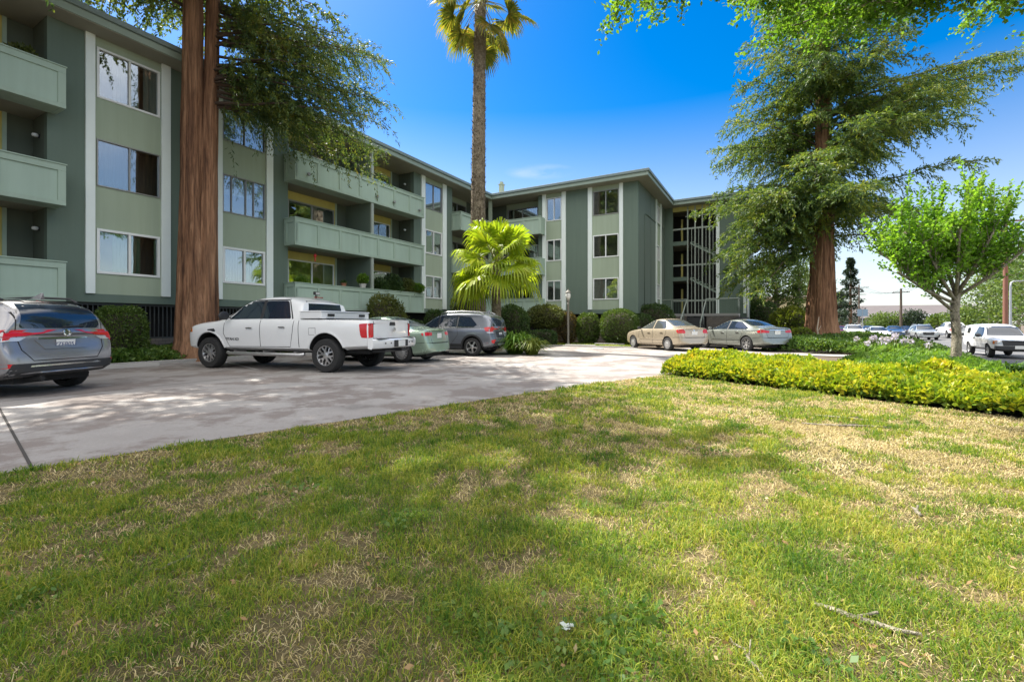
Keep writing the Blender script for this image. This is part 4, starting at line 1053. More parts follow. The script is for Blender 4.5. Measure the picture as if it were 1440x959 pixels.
FORESTER=at(crossover('crossover','grey-blue crossover with five-spoke alloy wheels parked beside the strap-leaved clump',P_fo,dict(L=4.62,xr=.98,wb=2.67,wd=1.815,H=1.66,r=.345,rim=.225,wheel='five',belt=1.04,cowl=3.30,roof=2.55,rbelt=.98,rtop=(1.03,1.12,1.42,1.59),
   rear=[(.3,.10),(.45,.0),(.68,.0),(.74,.09),(1.0,.12),(1.05,.13)],pc=1.62,pb=2.42,qg=.80,trim=1,
   rglass=[(-.62,1.12),(.62,1.12),(.55,1.48),(-.55,1.48)],gate=line_poly([(-.66,1.50),(-.72,1.05),(-.62,.62),(.62,.62),(.72,1.05),(.66,1.50)],.012),
   patches=[([(.05,.90),(.42,.94),(.50,1.06),(.30,1.09),(.10,1.10)],'y','tail_light','redlamp'),([(.89,.92),(.62,.90),(.60,1.02),(.88,1.10)],'xs','tail_light','redlamp'),([(.52,.86),(.88,.86),(.88,.915),(.60,.905)],'xs','reversing_lamp','clearlamp'),
     ([(.03,.50),(.20,.52),(.20,.62),(.03,.60)],'y','reflector','redlamp'),([(.89,.50),(.70,.48),(.70,.58),(.89,.61)],'xs','reflector','redlamp'),
     ([(-.72,.40),(.72,.40),(.66,.54),(-.66,.54)],'x','rear_bumper_guard','blackpl'),([(-.70,.40),(.70,.40),(.66,.47),(-.66,.47)],'x','skid_plate','alloy'),([(-.36,.70),(.36,.70),(.36,.92),(-.36,.92)],'x','plate_recess','blackpl')],
   pz=.80,ptxt='8GTR561',ez=.985,er=.05,wiper=[(.0,1.15),(-.42,1.17)],silver_rail=1)),-2.46,18.45,-.94,.342)
P_ro=carpaint('paint_silver_grey',(.27,.265,.275),.55,.24)
ROGUE=at(crossover('crossover','silver-grey crossover seen from behind beside the boxy hedge shrub',P_ro,dict(L=4.69,xr=1.02,wb=2.706,wd=1.84,H=1.665,r=.345,rim=.22,wheel='five',belt=1.05,cowl=3.42,roof=2.60,rbelt=1.00,rtop=(1.03,1.10,1.38,1.57),
   rear=[(.3,.10),(.45,.0),(.70,.0),(.78,.07),(1.0,.10),(1.05,.12)],pc=1.66,pb=2.50,qg=.78,trim=1,
   rglass=[(-.66,1.13),(.66,1.13),(.55,1.53),(-.55,1.53)],gate=line_poly([(-.66,1.52),(-.70,1.08),(-.66,.78),(-.52,.60),(.52,.60),(.66,.78),(.70,1.08),(.66,1.52)],.014),
   patches=[([(.04,.93),(.30,.95),(.52,1.08),(.30,1.10),(.08,1.10)],'y','tail_light','redlamp'),([(.90,.985),(.55,1.00),(.47,1.05),(.86,1.10)],'xs','tail_light','redlamp'),([(.90,.92),(.66,.92),(.56,.985),(.90,.985)],'xs','reversing_lamp','clearlamp'),
     ([(.89,.50),(.66,.50),(.62,.55),(.89,.57)],'xs','reflector','redlamp'),([(-.86,.36),(.86,.36),(.80,.56),(-.80,.56)],'x','bumper_lower','blackpl'),([(-.58,.50),(.58,.50),(.56,.525),(-.56,.525)],'x','bumper_strip','chrome'),
     ([(-.40,.945),(.40,.945),(.40,.97),(-.40,.97)],'x','gate_garnish','chrome'),([(-.34,.78),(.34,.78),(.46,.94),(-.46,.94)],'x','plate_recess','paint'),([(-.36,1.555),(.36,1.555),(.34,1.58),(-.34,1.58)],'x','spoiler_trim','blackpl'),([(-.12,1.56),(.12,1.56),(.11,1.595),(-.11,1.595)],'x','brake_light','redlamp2')],
   pz=.855,ptxt='7ZEB051',ez=1.05,er=.062,wiper=[(.06,1.15),(-.30,1.17)])),-9.98,8.20,-.996,.09)
P_co=carpaint('paint_beige',(.44,.37,.27),.35,.26)
COROLLA=at(sedan('beige compact sedan parked left of the grey-green saloon by the entrance steps',P_co,dict(L=4.53,xr=.98,wb=2.60,wd=1.70,H=1.48,r=.305,rim=.195,wheel='cover',belt=.96,trunk=1.02,rear_glass=.66,roof=(1.42,2.30),cowl=3.20,pillar=2.02,side_glass=(1.10,3.05),hz=.84,bpillar=0,
   lamps=([(.05,.82),(.30,.80),(.40,.90),(.34,.98),(.05,.97)],[(.80,.80),(.50,.79),(.47,.88),(.55,.97),(.79,.98)]),pz=.80,ptxt='',glass=M['carglass2'],rglass=M['carglass2'],mmat=M['blackpl'])),7.31,22.14,-.342,.94)
P_le=carpaint('paint_grey_green',(.25,.265,.235),.45,.25)
LEXUS=at(sedan('grey-green saloon parked between the beige sedan and the big redwood',P_le,dict(L=4.85,xr=1.04,wb=2.72,wd=1.81,H=1.45,r=.325,rim=.215,wheel='seven',belt=.94,trunk=1.03,rear_glass=.76,roof=(1.60,2.50),cowl=3.42,pillar=2.20,side_glass=(.98,3.32),hz=.84,
   lamps=([(.04,.83),(.38,.82),(.46,.89),(.30,.95),(.04,.96)],[(.86,.82),(.46,.82),(.42,.90),(.84,.96)]),pz=.83,bar='chrome',ptxt='',trim='chrome',hmat=M['chrome'])),10.85,21.95,-.29,.957)
# ------------------------------------------------ compact pickup with canopy, on the street
def small_truck():
    c=empty('small_pickup',(0,0,0),0,'white compact pickup with a canopy and black bumper at the kerb behind the young tree','pickup truck')
    L=4.90; xr=1.12; wb=2.83; xo=xr+wb/2; X=lambda x:x-xo; P=M['ptruck']
    S=dict(xo=xo,x=[0,.06,.5,1.1,1.75,1.9,2.3,2.8,3.15,3.32,3.7,4.3,4.78,4.90],
      bot=[(0,.50),(.6,.42),(4,.40),(4.9,.40)],
      belt=[(0,1.02),(1.9,1.03),(3.3,1.0),(4.3,.95),(4.9,.84)],
      top=[(0,1.60),(.06,1.64),(1.1,1.70),(1.75,1.70),(1.9,1.64),(2.3,1.66),(2.8,1.62),(3.32,1.06),(3.7,1.03),(4.3,.98),(4.9,.88)],
      w=[(0,.84),(.5,.86),(4,.86),(4.6,.84),(4.9,.76)],wt=[(0,.70),(1.75,.72),(1.9,.62),(2.8,.60),(3.32,.72),(4.9,.66)],
      rear=[(0,0),(2,.03)],front=[(.4,.04),(.5,.0),(.9,.05)],bow=.05,bowf=1.2,mid=.55,cbelt=.5,croof=.35)
    b,t=shell('body',S,P,c,[(-wb/2,.38,.35),(wb/2,.38,.35)])
    G=M['carglass']
    sides('side_window',t,[(X(1.98),1.07),(X(3.12),1.05),(X(2.80),1.52),(X(2.02),1.55)],G,c)
    sides('canopy_window',t,[(X(.75),1.18),(X(1.25),1.18),(X(1.25),1.48),(X(.75),1.48)],G,c,r=.06)
    sides('canopy_seam',t,line_poly([(X(.02),1.06),(X(1.82),1.06)],.02),M['blackpl'],c,r=0)
    patch('windscreen',t,[(-.68,1.09),(.68,1.09),(.56,1.56),(-.56,1.56)],'x',1,G,c,r=.05)
    patch('grille',t,[(-.50,.63),(.50,.63),(.55,.88),(-.55,.88)],'x',1,M['blackpl'],c,off=.012)
    for s in (1,-1):
        patch('headlight',t,[(s*.53,.70),(s*.76,.71),(s*.76,.87),(s*.56,.87)],'x',1,M['clearlamp'],c,off=.01)
        patch('marker_lamp',t,[(X(4.55),.70),(X(4.75),.71),(X(4.73),.86),(X(4.55),.86)],'y',s,M['amber'],c,off=.008)
        mirror(c,X(3.10),s*.83,1.10,M['blackpl'],s,1.2)
    mb=MB(); mb.box(X(4.72),X(4.98),-.80,.80,.42,.62); mb.build('front_bumper',M['blackpl'],c,bevel=.03)
    pl=plate(c,X(4.995),.0,.56,1,'',0,False)
    sides('door_seam',t,line_poly([(X(1.95),1.02),(X(1.95),.5),(X(3.0),.5),(X(3.16),.8),(X(3.14),1.02)],.012),M['gap'],c,off=.003,r=0,th=.006)
    handles(c,t,[(X(2.10),.95)],M['blackpl'])
    mb=MB(); mb.box(X(.3),X(4.6),-.5,.5,.34,.46); mb.build('underbody',M['well'],c)
    put_wheels(c,wheel_proto(.335,.22,'five',.195),wb/2,-wb/2,.73,.335)
    return c
RZ=-.472
at(small_truck(),25.5,24.0,-.515,-.857,RZ)
# ------------------------------------------------ more traffic and parked cars along the street
def recolour(src,old,new,label,name=None,group='cars along the street'):
    c=copy_tree(src)
    if name: c.name=name
    def walk(o):
        if o.type=='MESH' and old.name in [m.name for m in o.data.materials if m]:
            o.data=o.data.copy()
            for i,m in enumerate(o.data.materials):
                if m and m.name==old.name: o.data.materials[i]=new
        for q in o.children: walk(q)
    walk(c); c['label']=label; c['group']=group; return c
TO=(-.4924,-.8704); AW=(.4924,.8704)
pw=M['ptruck']; pb=carpaint('paint_blue',(.05,.09,.17),.3); pr=carpaint('paint_red',(.38,.02,.02)); pk=carpaint('paint_dark',(.03,.032,.038),.3); ps=carpaint('paint_silver',(.36,.38,.38),.5)
def onpx(px,Y): return ((px-720)/645*Y,Y)
def st(src,old,new,px,Y,d,label,name=None):
    o=recolour(src,old,new,label,name); x,y=onpx(px,Y); at(o,x,y,*d,RZ); return o
st(COROLLA,P_co,pw,1234,45.5,TO,'white sedan facing us at the near kerb, beyond the lilac flowers')
st(FORESTER,P_fo,ps,1298,50,TO,'silver crossover driving towards us in the middle of the street','crossover')
st(CAMRY,P_cam,pb,1257,62,TO,'dark blue sedan behind the white sedan at the kerb')
st(LEXUS,P_le,pk,1274,72,TO,'dark saloon farther down the street, left of the moving crossover')
st(FORESTER,P_fo,pw,1201,53,TO,'white crossover at the near kerb, right of the red car','crossover')
st(COROLLA,P_co,pr,1182,56,TO,'red car just right of the big redwood trunk')
st(CAMRY,P_cam,pb,1222,64,TO,'blue sedan between the white crossover and the white sedan')
o=copy_tree(TRUCK); o['label']='white pickup driving away on the far side of the street'; o['group']='cars along the street'; x,y=onpx(1339,56); at(o,x,y,*AW,RZ)
# ------------------------------------------------------------------ trees
def barkmat(name,c0,c1,c2,sc=(9,9,.8)):
    t=NT(name); v=t.obj(sc)
    n=t.noise(1.0,6,.65,v,.6); w=t.noise(3.2,4,.7,v); b=t.noise(.5,3,.5,t.obj((1,1,.4)))
    c=t.ramp(n,[(.32,c0),(.52,c1),(.70,c2)])
    c=t.mix(t.math('MULTIPLY',t.ramp(w,[(.35,1),(.55,0)]),.6),c,tuple(x*.25 for x in c0))
    c=t.mix(t.math('MULTIPLY',t.ramp(b,[(.45,0),(.65,1)]),.35),c,c2)
    return t.done(t.pbr(c,.9,t.bump(t.math('ADD',n,w),1.0,.05),spec=.15))
M['bark_red']=barkmat('redwood_bark',(.075,.04,.028),(.27,.14,.078),(.46,.27,.16),(8,8,.38))
M['limb']=plain('conifer_limb',(.075,.05,.035),.9,var=.3)
M['bark_grey']=barkmat('grey_bark',(.16,.14,.105),(.30,.265,.20),(.42,.38,.29),(6,6,3))
M['bark_palm']=barkmat('palm_bark',(.11,.085,.06),(.22,.18,.13),(.33,.28,.20),(7,7,5))
M['leaf_red']=foliage('redwood_needles',[(.0,(.032,.070,.034)),(.4,(.068,.12,.044)),(.65,(.13,.17,.04)),(.85,(.21,.22,.04)),(1,(.24,.145,.055))],.44,.9)
M['leaf_red2']=foliage('redwood_needles_sunny',[(.0,(.026,.062,.028)),(.35,(.060,.115,.036)),(.62,(.135,.195,.036)),(.85,(.25,.285,.04)),(1,(.30,.21,.05))],.44,.6)
M['leaf_bright']=foliage('young_tree_leaves',[(.0,(.06,.16,.018)),(.5,(.15,.30,.03)),(1,(.28,.42,.065))],.56,.9)
M['leaf_over']=foliage('broad_leaves',[(.0,(.04,.105,.014)),(.5,(.10,.21,.022)),(1,(.21,.33,.036))],.55,.9)
M['leaf_far']=foliage('far_leaves',[(.0,(.045,.085,.022)),(.5,(.10,.16,.034)),(1,(.19,.24,.05))],.35,.35)
M['leaf_dkfar']=foliage('far_conifer_leaves',[(.0,(.016,.032,.02)),(1,(.04,.065,.035))],.25,.35)
npr=np.random.default_rng(5)
def trunk_mesh(name,pts,rad,mat,parent,n=40,furrow=.06,freq=9,seed=0,sub=1):
    """tapered trunk with vertical furrows"""
    V=[];P=[Vector(p) for p in pts]
    # resample
    Q=[];Rr=[]
    for i in range(len(P)-1):
        k=max(1,int((P[i+1]-P[i]).length/.25))
        for j in range(k): Q.append(P[i].lerp(P[i+1],j/k)); Rr.append(rad[i]+(rad[i+1]-rad[i])*j/k)
    Q.append(P[-1]);Rr.append(rad[-1])
    for p,r in zip(Q,Rr):
        for k in range(n):
            a=2*math.pi*k/n
            f=noise.noise(Vector((math.cos(a)*freq*.35+seed,math.sin(a)*freq*.35,p.z*.22)))
            f2=noise.noise(Vector((math.cos(a)*freq+seed,math.sin(a)*freq,p.z*.5)))
            rr=r*(1+furrow*1.2*f+furrow*.9*f2)
            V.append((p.x+rr*math.cos(a),p.y+rr*math.sin(a),p.z))
    F=[(i*n+k,i*n+(k+1)%n,(i+1)*n+(k+1)%n,(i+1)*n+k) for i in range(len(Q)-1) for k in range(n)]
    mb=MB(); mb.add(V,F); return mb.build(name,mat,parent,smooth=True)
def quads_at(P,D,ln,wd,flat=.35):
    """leaf quads at points P pointing along D"""
    n=len(P); D=D/np.maximum(np.linalg.norm(D,axis=1,keepdims=True),1e-6)
    U=npr.normal(size=(n,3)); U[:,2]+=flat*2
    W=np.cross(D,U); W/=np.maximum(np.linalg.norm(W,axis=1,keepdims=True),1e-6)
    ln=np.asarray(ln).reshape(-1,1) if np.ndim(ln) else np.full((n,1),ln); wd=np.asarray(wd).reshape(-1,1) if np.ndim(wd) else np.full((n,1),wd)
    a=P; b=P+D*ln*.5+W*wd*.5; c=P+D*ln; d=P+D*ln*.5-W*wd*.5
    return np.stack([a,b,c,d],axis=1)
def bez(p0,p1,p2,n):
    t=np.linspace(0,1,n)[:,None]; return p0*(1-t)**2+2*p1*t*(1-t)+p2*t*t
def redwood(name,label,base,stems,limbs,mat,dens=1.0,leaf=(.15,.05),hi=99):
    root=empty(name,base,0,label,'tree')
    for k,(pts,rad) in enumerate(stems): trunk_mesh('trunk',pts,rad,M['bark_red'],root,56,.13,11,seed=k*3.7)
    LQ=[];BMB=MB()
    for (p0,az,L,rise,droop) in limbs:
        p0=np.array(p0,float); d=np.array([math.cos(az),math.sin(az),0.])
        p2=p0+d*L+np.array([0,0,rise-droop]); p1=p0+d*L*.5+np.array([0,0,rise])
        n=max(6,int(L/.22)); C=bez(p0,p1,p2,n)
        C[1:]+=npr.normal(size=(n-1,3))*.04
        BMB.tube([tuple(c) for c in C[::2]],[max(.006,.0095*L*(1-i/(len(C[::2])))+.004) for i in range(len(C[::2]))],5)
        side=np.array([-d[1],d[0],0])
        for i in range(1,n):
            t=i/(n-1)
            if t<.10 and npr.random()<.6: continue
            for s in (-1,1):
                if npr.random()<.12: continue
                sl=(0.40+.90*min(1,(1.15-t)*1.3))*min(1.3,L/4.0)*npr.uniform(.55,1.15)
                dr=d*npr.uniform(.35,.9)+side*s*npr.uniform(.5,1)+np.array([0,0,npr.uniform(-.55,.45)])
                dr/=np.linalg.norm(dr)
                e=C[i]+dr*sl+np.array([0,0,-sl*npr.uniform(.1,.75)])
                m=max(3,int(sl/.040*dens)); B=bez(C[i],C[i]+dr*sl*.5,e,m)
                dirs=np.gradient(B,axis=0) if m>2 else np.repeat((e-C[i])[None],m,0)
                for rep in range(2):
                    jj=npr.normal(size=(m,3))*.55; dd=dirs/np.maximum(np.linalg.norm(dirs,axis=1,keepdims=True),1e-6)+jj; dd[:,2]-=.18
                    LQ.append(quads_at(B+npr.normal(size=(m,3))*.03,dd,npr.uniform(.6,1.25,m)*leaf[0],npr.uniform(.7,1.3,m)*leaf[1]*(1 if p0[2]<hi else 2.2)))
    BMB.build('limbs',M['limb'],root,smooth=True)
    if LQ:
        npmesh('crown',np.concatenate(LQ),mat,root)
    return root
# --- left redwood, two stems, limbs kept off the building
def left_redwood():
    bx_,by_=-10.4,15.1; z0=.1
    st=[([(-.06,0,-.3),(-.06,0,.6),(-.10,0,2.2),(-.15,.02,5),(-.15,.05,9),(-.1,0,15),(.2,0,23)],[.72,.54,.42,.35,.30,.24,.04]),
        ([(.28,.14,-.3),(.28,.14,1.5),(.30,.18,5),(.35,.22,9),(.5,.25,15),(.7,.3,20)],[.36,.30,.25,.21,.16,.03])]
    L=[]
    r=random.Random(3)
    # low limbs: only towards the right, parallel to the front of the building or over the drive
    for k in range(38):
        z=r.uniform(8.2,11.8); az=R(r.uniform(2,52)); ln=r.uniform(2.6,6.0)
        L.append(((.42,.15,z),az,ln,r.uniform(.0,.6),r.uniform(.3,1.3)))
    for k in range(4):
        z=r.uniform(8.6,9.6); az=R(r.uniform(-14,20)); ln=r.uniform(2.8,4.6)
        L.append(((.35,.15,z),az,ln,r.uniform(.2,.7),r.uniform(.5,1.2)))
    for k in range(4):
        z=r.uniform(11.3,11.9); az=R(r.uniform(196,230)); ln=r.uniform(2.4,4.2)
        L.append(((-.3,0,z),az,ln,.5,.5))
    z=12.2
    while z<22.6:
        t=(z-9.6)/13.0
        for q in range(3):
            az=r.uniform(0,6.283); rad=(5.4*(1-t)**.8+.5)*r.uniform(.7,1.05)
            L.append(((.1,.05,z),az,rad,r.uniform(.1,.6),r.uniform(.3,1.1)))
        z+=.36
    return redwood('redwood_tree','old twin-stemmed redwood with red-brown bark beside the white pickup',(bx_,by_,z0),st,L,M['leaf_red'],.9,(.15,.034),12.1)
left_redwood()
# --- a third redwood beside the building, outside the picture: it shades the drive and the lawn
def side_redwood():
    st=[([(0,0,-.3),(0,0,1),(0,0,5),(0,0,12),(0,0,23.5)],[.7,.6,.5,.35,.04])]
    L=[];r=random.Random(11); z=10.8
    while z<23.4:
        t=(z-10.5)/13
        for q in range(2):
            L.append(((0,0,z),r.uniform(0,6.283),(5.2*(1-t)**.7+.6)*r.uniform(.6,1.05),r.uniform(.4,1.0),r.uniform(.1,.5)))
        z+=.30
    return redwood('redwood_tree','tall redwood beside the building at the left end of the car bays',(-12.3,9.5,0),st,L,M['leaf_red'],.85,(.20,.085))
side_redwood()
def right_redwood():
    st=[([(0,0,-.3),(0,0,.25),(0,0,1.2),(.02,0,3.5),(.05,0,7),(.1,0,12),(.1,0,18),(.1,0,26)],[1.0,.86,.68,.56,.47,.34,.2,.04])]
    L=[];r=random.Random(21)
    z=5.4
    while z<22:
        t=max(0,(z-5)/19); k=3 if z<18 else 2
        for q in range(k):
            az=r.uniform(0,6.283); rad=(6.3*(1-t)**.75+.4)*r.uniform(.62,1.06)
            if z<7.0: rad*=.66
            if noise.noise(Vector((math.cos(az)*1.2+4,math.sin(az)*1.2,z*.42)))<-.06 and r.random()<.85: continue
            L.append(((0,0,z),az,rad,r.uniform(.1,2.2),r.uniform(-.3,1.5)))
        z+=.165
    # drooping low limbs towards the building
    for k in range(22):
        L.append(((-.3,0,r.uniform(4.4,8.4)),R(r.uniform(150,215)),r.uniform(3.2,5.2),r.uniform(-.2,.4),r.uniform(1.4,2.6)))
    # long limbs to the upper right
    for k in range(6):
        L.append(((.3,0,r.uniform(8.5,12.5)),R(r.uniform(-35,15)),r.uniform(6.5,8.6),r.uniform(1.2,2.6),r.uniform(-.6,.5)))
    return redwood('redwood_tree','massive redwood with flared red trunk in the ivy bed by the street',(16.35,24.2,gz(16.35,24.2)),st,L,M['leaf_red2'],.88,(.20,.050))
right_redwood()
# --- broad-leaved trees
def leaf_cloud(segs,step,ln,wd,spread,per=2):
    """leaves along twig segments [(a,b)]"""
    P=[];D=[]
    for a,b in segs:
        a=np.array(a);b=np.array(b);l=np.linalg.norm(b-a); n=max(2,int(l/step)); t=np.linspace(0.05,1,n)[:,None]
        for _ in range(per):
            P.append(a+(b-a)*t+npr.normal(size=(n,3))*spread*.3); dd=npr.normal(size=(n,3))*.9+(b-a)/l*.5; D.append(dd)
    P=np.concatenate(P);D=np.concatenate(D); n=len(P)
    return quads_at(P,D,npr.uniform(.7,1.25,n)*ln,npr.uniform(.75,1.2,n)*wd,.6)
def young_tree():
    b=Vector((12.1,12.5,gz(12.1,12.5))); root=empty('young_tree',b,0,'young street tree with slim forked trunk and bright green leaves','tree')
    mb=MB(); r=random.Random(4)
    mb.tube([(0,0,-.2),(0,0,.1),(.02,0,.9),(-.02,.02,1.55),(.02,0,2.05)],[.17,.125,.105,.10,.095],12)
    forks=[(0.02,0,1.75)]
    limbs=[]
    for (az,el,l,z0) in ((180,42,2.3,1.5),(165,58,2.3,1.9),(188,25,2.0,1.75),(95,72,2.2,2.0),(20,45,1.9,2.0),(-20,60,2.2,2.05),(-80,62,1.8,1.95),(230,60,2.0,1.9),(60,55,1.9,2.0),(0,80,2.5,2.05),(-45,42,1.7,1.95),(200,48,2.1,1.8),(150,40,2.2,1.9)):
        d=Vector((math.cos(R(az))*math.cos(R(el)),math.sin(R(az))*math.cos(R(el)),math.sin(R(el))))
        p0=Vector((0,0,z0)); p1=p0+d*l*.5+Vector((0,0,-.08)); p2=p0+d*l
        mb.tube([p0,p1,p2],[.046,.034,.022],8); limbs.append((p0,p1,p2,d))
    segs=[]; up_segs=[]
    for (p0,p1,p2,d) in limbs:
        for k in range(11):
            t=r.uniform(.35,1); q=p0.lerp(p1,t*2) if t<.5 else p1.lerp(p2,t*2-1)
            a=r.uniform(0,6.28); e=(Vector((math.cos(a)*.28,math.sin(a)*.28,1))+d*.25).normalized()*r.uniform(.9,1.65); m=q+e
            mb.tube([q,q+e*.5,m],[.013,.008,.003],4,cap=False); up_segs.append((tuple(q.lerp(m,.12)),tuple(m)))
        for k in range(17):
            t=r.uniform(.25,1); q=p0.lerp(p1,t*2) if t<.5 else p1.lerp(p2,t*2-1)
            a=r.uniform(0,6.28); o=Vector((math.cos(a),math.sin(a),0))
            up=r.uniform(.5,2.2) if r.random()<.72 else r.uniform(-.2,.4); l=r.uniform(.45,1.0)
            e=(d*.45+o*.75+Vector((0,0,up))).normalized()*l
            m=q+e
            mb.tube([q,q+e*.5,m],[.014,.009,.004],4,cap=False)
            segs.append((tuple(q.lerp(m,.2)),tuple(m)))
            for j in range(3):
                a=r.uniform(0,6.28); s=q.lerp(m,r.uniform(.3,.9)); e2=Vector((math.cos(a)*.5,math.sin(a)*.5,r.uniform(.1,.7))).normalized()*r.uniform(.25,.6)
                segs.append((tuple(s),tuple(s+e2)))
    mb.build('trunk',M['bark_grey'],root,smooth=True)
    npmesh('crown',np.concatenate([leaf_cloud(segs,.066,.10,.06,.10,2),leaf_cloud(up_segs,.040,.13,.065,.03,2)]),M['leaf_bright'],root)
young_tree()
def overhead_tree():
    b=Vector((10.6,5.0,0)); root=empty('shade_tree',b,0,'broad-leaved shade tree whose leafy branches hang into the top of the view','tree')
    mb=MB(); r=random.Random(9); segs=[]
    mb.tube([(0,0,-.2),(0,0,.3),(.0,0,3),(-.1,.1,6.0),(-.1,.1,9.5)],[.36,.30,.24,.18,.08],12)
    tg=[((-8.3,4.2,7.75),1.0),((-7.6,4.6,8.4),1.0),((-6.9,4.0,8.3),1),((-5.0,4.6,8.15),1.2),((-4.0,4.0,8.0),1.2),((-3.0,4.8,8.25),1.3),((-5.6,3.6,9.0),1.3),((1.0,6.2,8.9),.8),((2.2,5.6,8.1),1.1),((3.5,2.5,8.6),1.2),((2.0,-2.5,8.5),1.3),((-2.0,-2.0,9),1.2),((-3.8,5.4,8.6),1.2),((-9.2,4.0,8.0),.35),((-4.6,5.2,7.75),1.1),((-3.6,4.6,7.7),1.1),((-2.6,4.0,7.6),1.0),((-5.4,4.2,7.8),1.0),((-3.2,5.6,8.4),1.2)]
    for (q,sz) in tg:
        q=Vector(q); p0=Vector((-.05,.05,r.uniform(5.2,6.8))); p1=p0.lerp(q,.55)+Vector((0,0,.8))
        C=bez(np.array(p0),np.array(p1),np.array(q),9); mb.tube([tuple(c) for c in C],[.085-.009*i for i in range(9)],7)
        for i in range(3,9):
            for k in range(int(9*sz) if i>5 else 3):
                s=Vector(C[i]); a=r.uniform(0,6.28); e=Vector((math.cos(a),math.sin(a),r.uniform(-.75,.35)))*r.uniform(.3,.85)*sz
                mb.tube([s,s+e*.5+Vector((0,0,.04)),s+e],[.012,.008,.004],4,cap=False); segs.append((tuple(s+e*.15),tuple(s+e)))
                for j in range(2):
                    s2=s+e*r.uniform(.4,1); a=r.uniform(0,6.28); e2=Vector((math.cos(a)*.5,math.sin(a)*.5,r.uniform(-.6,.2)))*.45; segs.append((tuple(s2),tuple(s2+e2)))
    mb.build('trunk',M['bark_grey'],root,smooth=True)
    npmesh('crown',leaf_cloud(segs,.042,.088,.07,.14,2),M['leaf_over'],root)
overhead_tree()
# --- palms
def frond_geo(L_pet,L_bl,az,el,droop,nseg=34,fold=.5,rg=random):
    """a fan leaf: returns quads (n,4,3) and petiole points"""
    d=np.array([math.cos(az)*math.cos(el),math.sin(az)*math.cos(el),math.sin(el)])
    s=np.array([-math.sin(az),math.cos(az),0]); u=np.cross(d,s)*-1
    if u[2]<0: u=-u
    tw=rg.uniform(-.75,.75); s,u=s*math.cos(tw)+u*math.sin(tw),u*math.cos(tw)-s*math.sin(tw)
    h=d*L_pet+np.array([0,0,-L_pet*.12]); pet=[np.zeros(3),d*L_pet*.5+np.array([0,0,.02]),h]
    dd=d+np.array([0,0,-.25*droop]); dd/=np.linalg.norm(dd)
    Q=[]
    for i in range(nseg):
        f=(i/(nseg-1)-.5)*2; an=f*R(118)
        l=L_bl*(1-.22*abs(f)**1.5)*rg.uniform(.92,1.05)
        v=dd*math.cos(an)+s*math.sin(an); up=u*(fold*(.25-abs(f)*.25))
        v=v+up+u*rg.uniform(-.05,.05); v/=np.linalg.norm(v)
        w=np.cross(v,u); w/=np.linalg.norm(w)
        wid=l*.052
        zig=u*wid*.55*(1 if i%2 else -1)
        p0=h; p1=h+v*l*.55; p2=h+v*l*.82+np.array([0,0,-l*.05*droop]); p3=h+v*l+np.array([0,0,-l*.22*droop])
        Q.append([p0-w*.006,p1-w*wid-zig,p1+w*wid+zig,p0+w*.006])
        Q.append([p1-w*wid-zig,p2-w*wid*.55,p2+w*wid*.55,p1+w*wid+zig])
        Q.append([p2-w*wid*.55,p3-w*.004,p3+w*.004,p2+w*wid*.55])
    return np.array(Q),pet
M['frond']=foliage('palm_fronds',[(.0,(.12,.21,.014)),(.5,(.24,.32,.02)),(1,(.36,.40,.035))],.5,.6,.4,1.7)
M['frond2']=foliage('tall_palm_fronds',[(.0,(.06,.10,.016)),(.5,(.15,.17,.028)),(.8,(.28,.22,.04)),(1,(.36,.22,.08))],.5,.6)
M['petiole']=plain('palm_petiole',(.20,.20,.06),.6)
def palm(name,label,base,H,r0,r1,fr,Lp,Lb,mat,lean,rings,seed,fibre=0):
    root=empty(name,base,0,label,'palm tree'); rg=random.Random(seed)
    n=22; pts=[];rad=[]
    k=int(H/.10)
    for i in range(k+1):
        t=i/k; pts.append((lean[0]*t*t,lean[1]*t*t,H*t-.15*(1-t))); rad.append((r0+(r1-r0)*t)*(1+rings*(.5-((i*.5)%1)))*(1+.25*max(0,1-t*H/.8)))
    mb=MB(); mb.tube(pts,rad,n); mb.build('trunk',M['bark_palm'],root,smooth=True)
    if fibre:
        Q=[]
        for i in range(fibre):
            z=rg.uniform(.3,H-.1); t=z/H; a=rg.uniform(0,6.28); rr=(r0+(r1-r0)*t)*.95
            o=np.array([math.cos(a),math.sin(a),0]); s=np.array([-math.sin(a),math.cos(a),0]); p=np.array([lean[0]*t*t,lean[1]*t*t,z])+o*rr
            l=rg.uniform(.08,.24); w=rg.uniform(.03,.055); tip=p+o*l*rg.uniform(.2,.55)+np.array([0,0,l*rg.uniform(.3,.9)])
            Q.append([p-s*w,p+s*w,tip+s*w*.25,tip-s*w*.25])
        npmesh('leaf_bases',np.array(Q),M['bark_palm'],root)
    top=np.array([lean[0],lean[1],H]); AQ=[];pm=MB()
    for i in range(fr):
        t=i/(fr-1); el=R(82-(82+ (16 if name=='fan_palm' else 62))*t**.9)+rg.uniform(-.12,.12); az=i*2.39996+rg.uniform(-.2,.2)
        Q,pet=frond_geo(Lp*rg.uniform(.8,1.1),Lb*rg.uniform(.85,1.1),az,el,(1.1+1.3*t) if name=='fan_palm' else .5+1.0*t,rg=rg)
        off=top+np.array([0,0,-.35*t]); AQ.append(Q+off); pm.tube([tuple(p+off) for p in pet],[.025,.018,.012],5)
    pm.build('petioles',M['petiole'],root,smooth=True)
    npmesh('crown',np.concatenate(AQ),mat,root)
    return root
palm('fan_palm','short fan palm with bright yellow-green fronds behind the grey-blue crossover',(-.70,20.6,gz(-.7,20.6)),3.95,.23,.19,24,1.18,1.28,M['frond'],(0,0),.04,3,90)
palm('tall_palm','tall slender fan palm rising far above the roof',(-1.75,23.4,gz(-1.75,23.4)),18.0,.42,.27,34,1.9,1.15,M['frond2'],(.15,0),.06,8,2600)
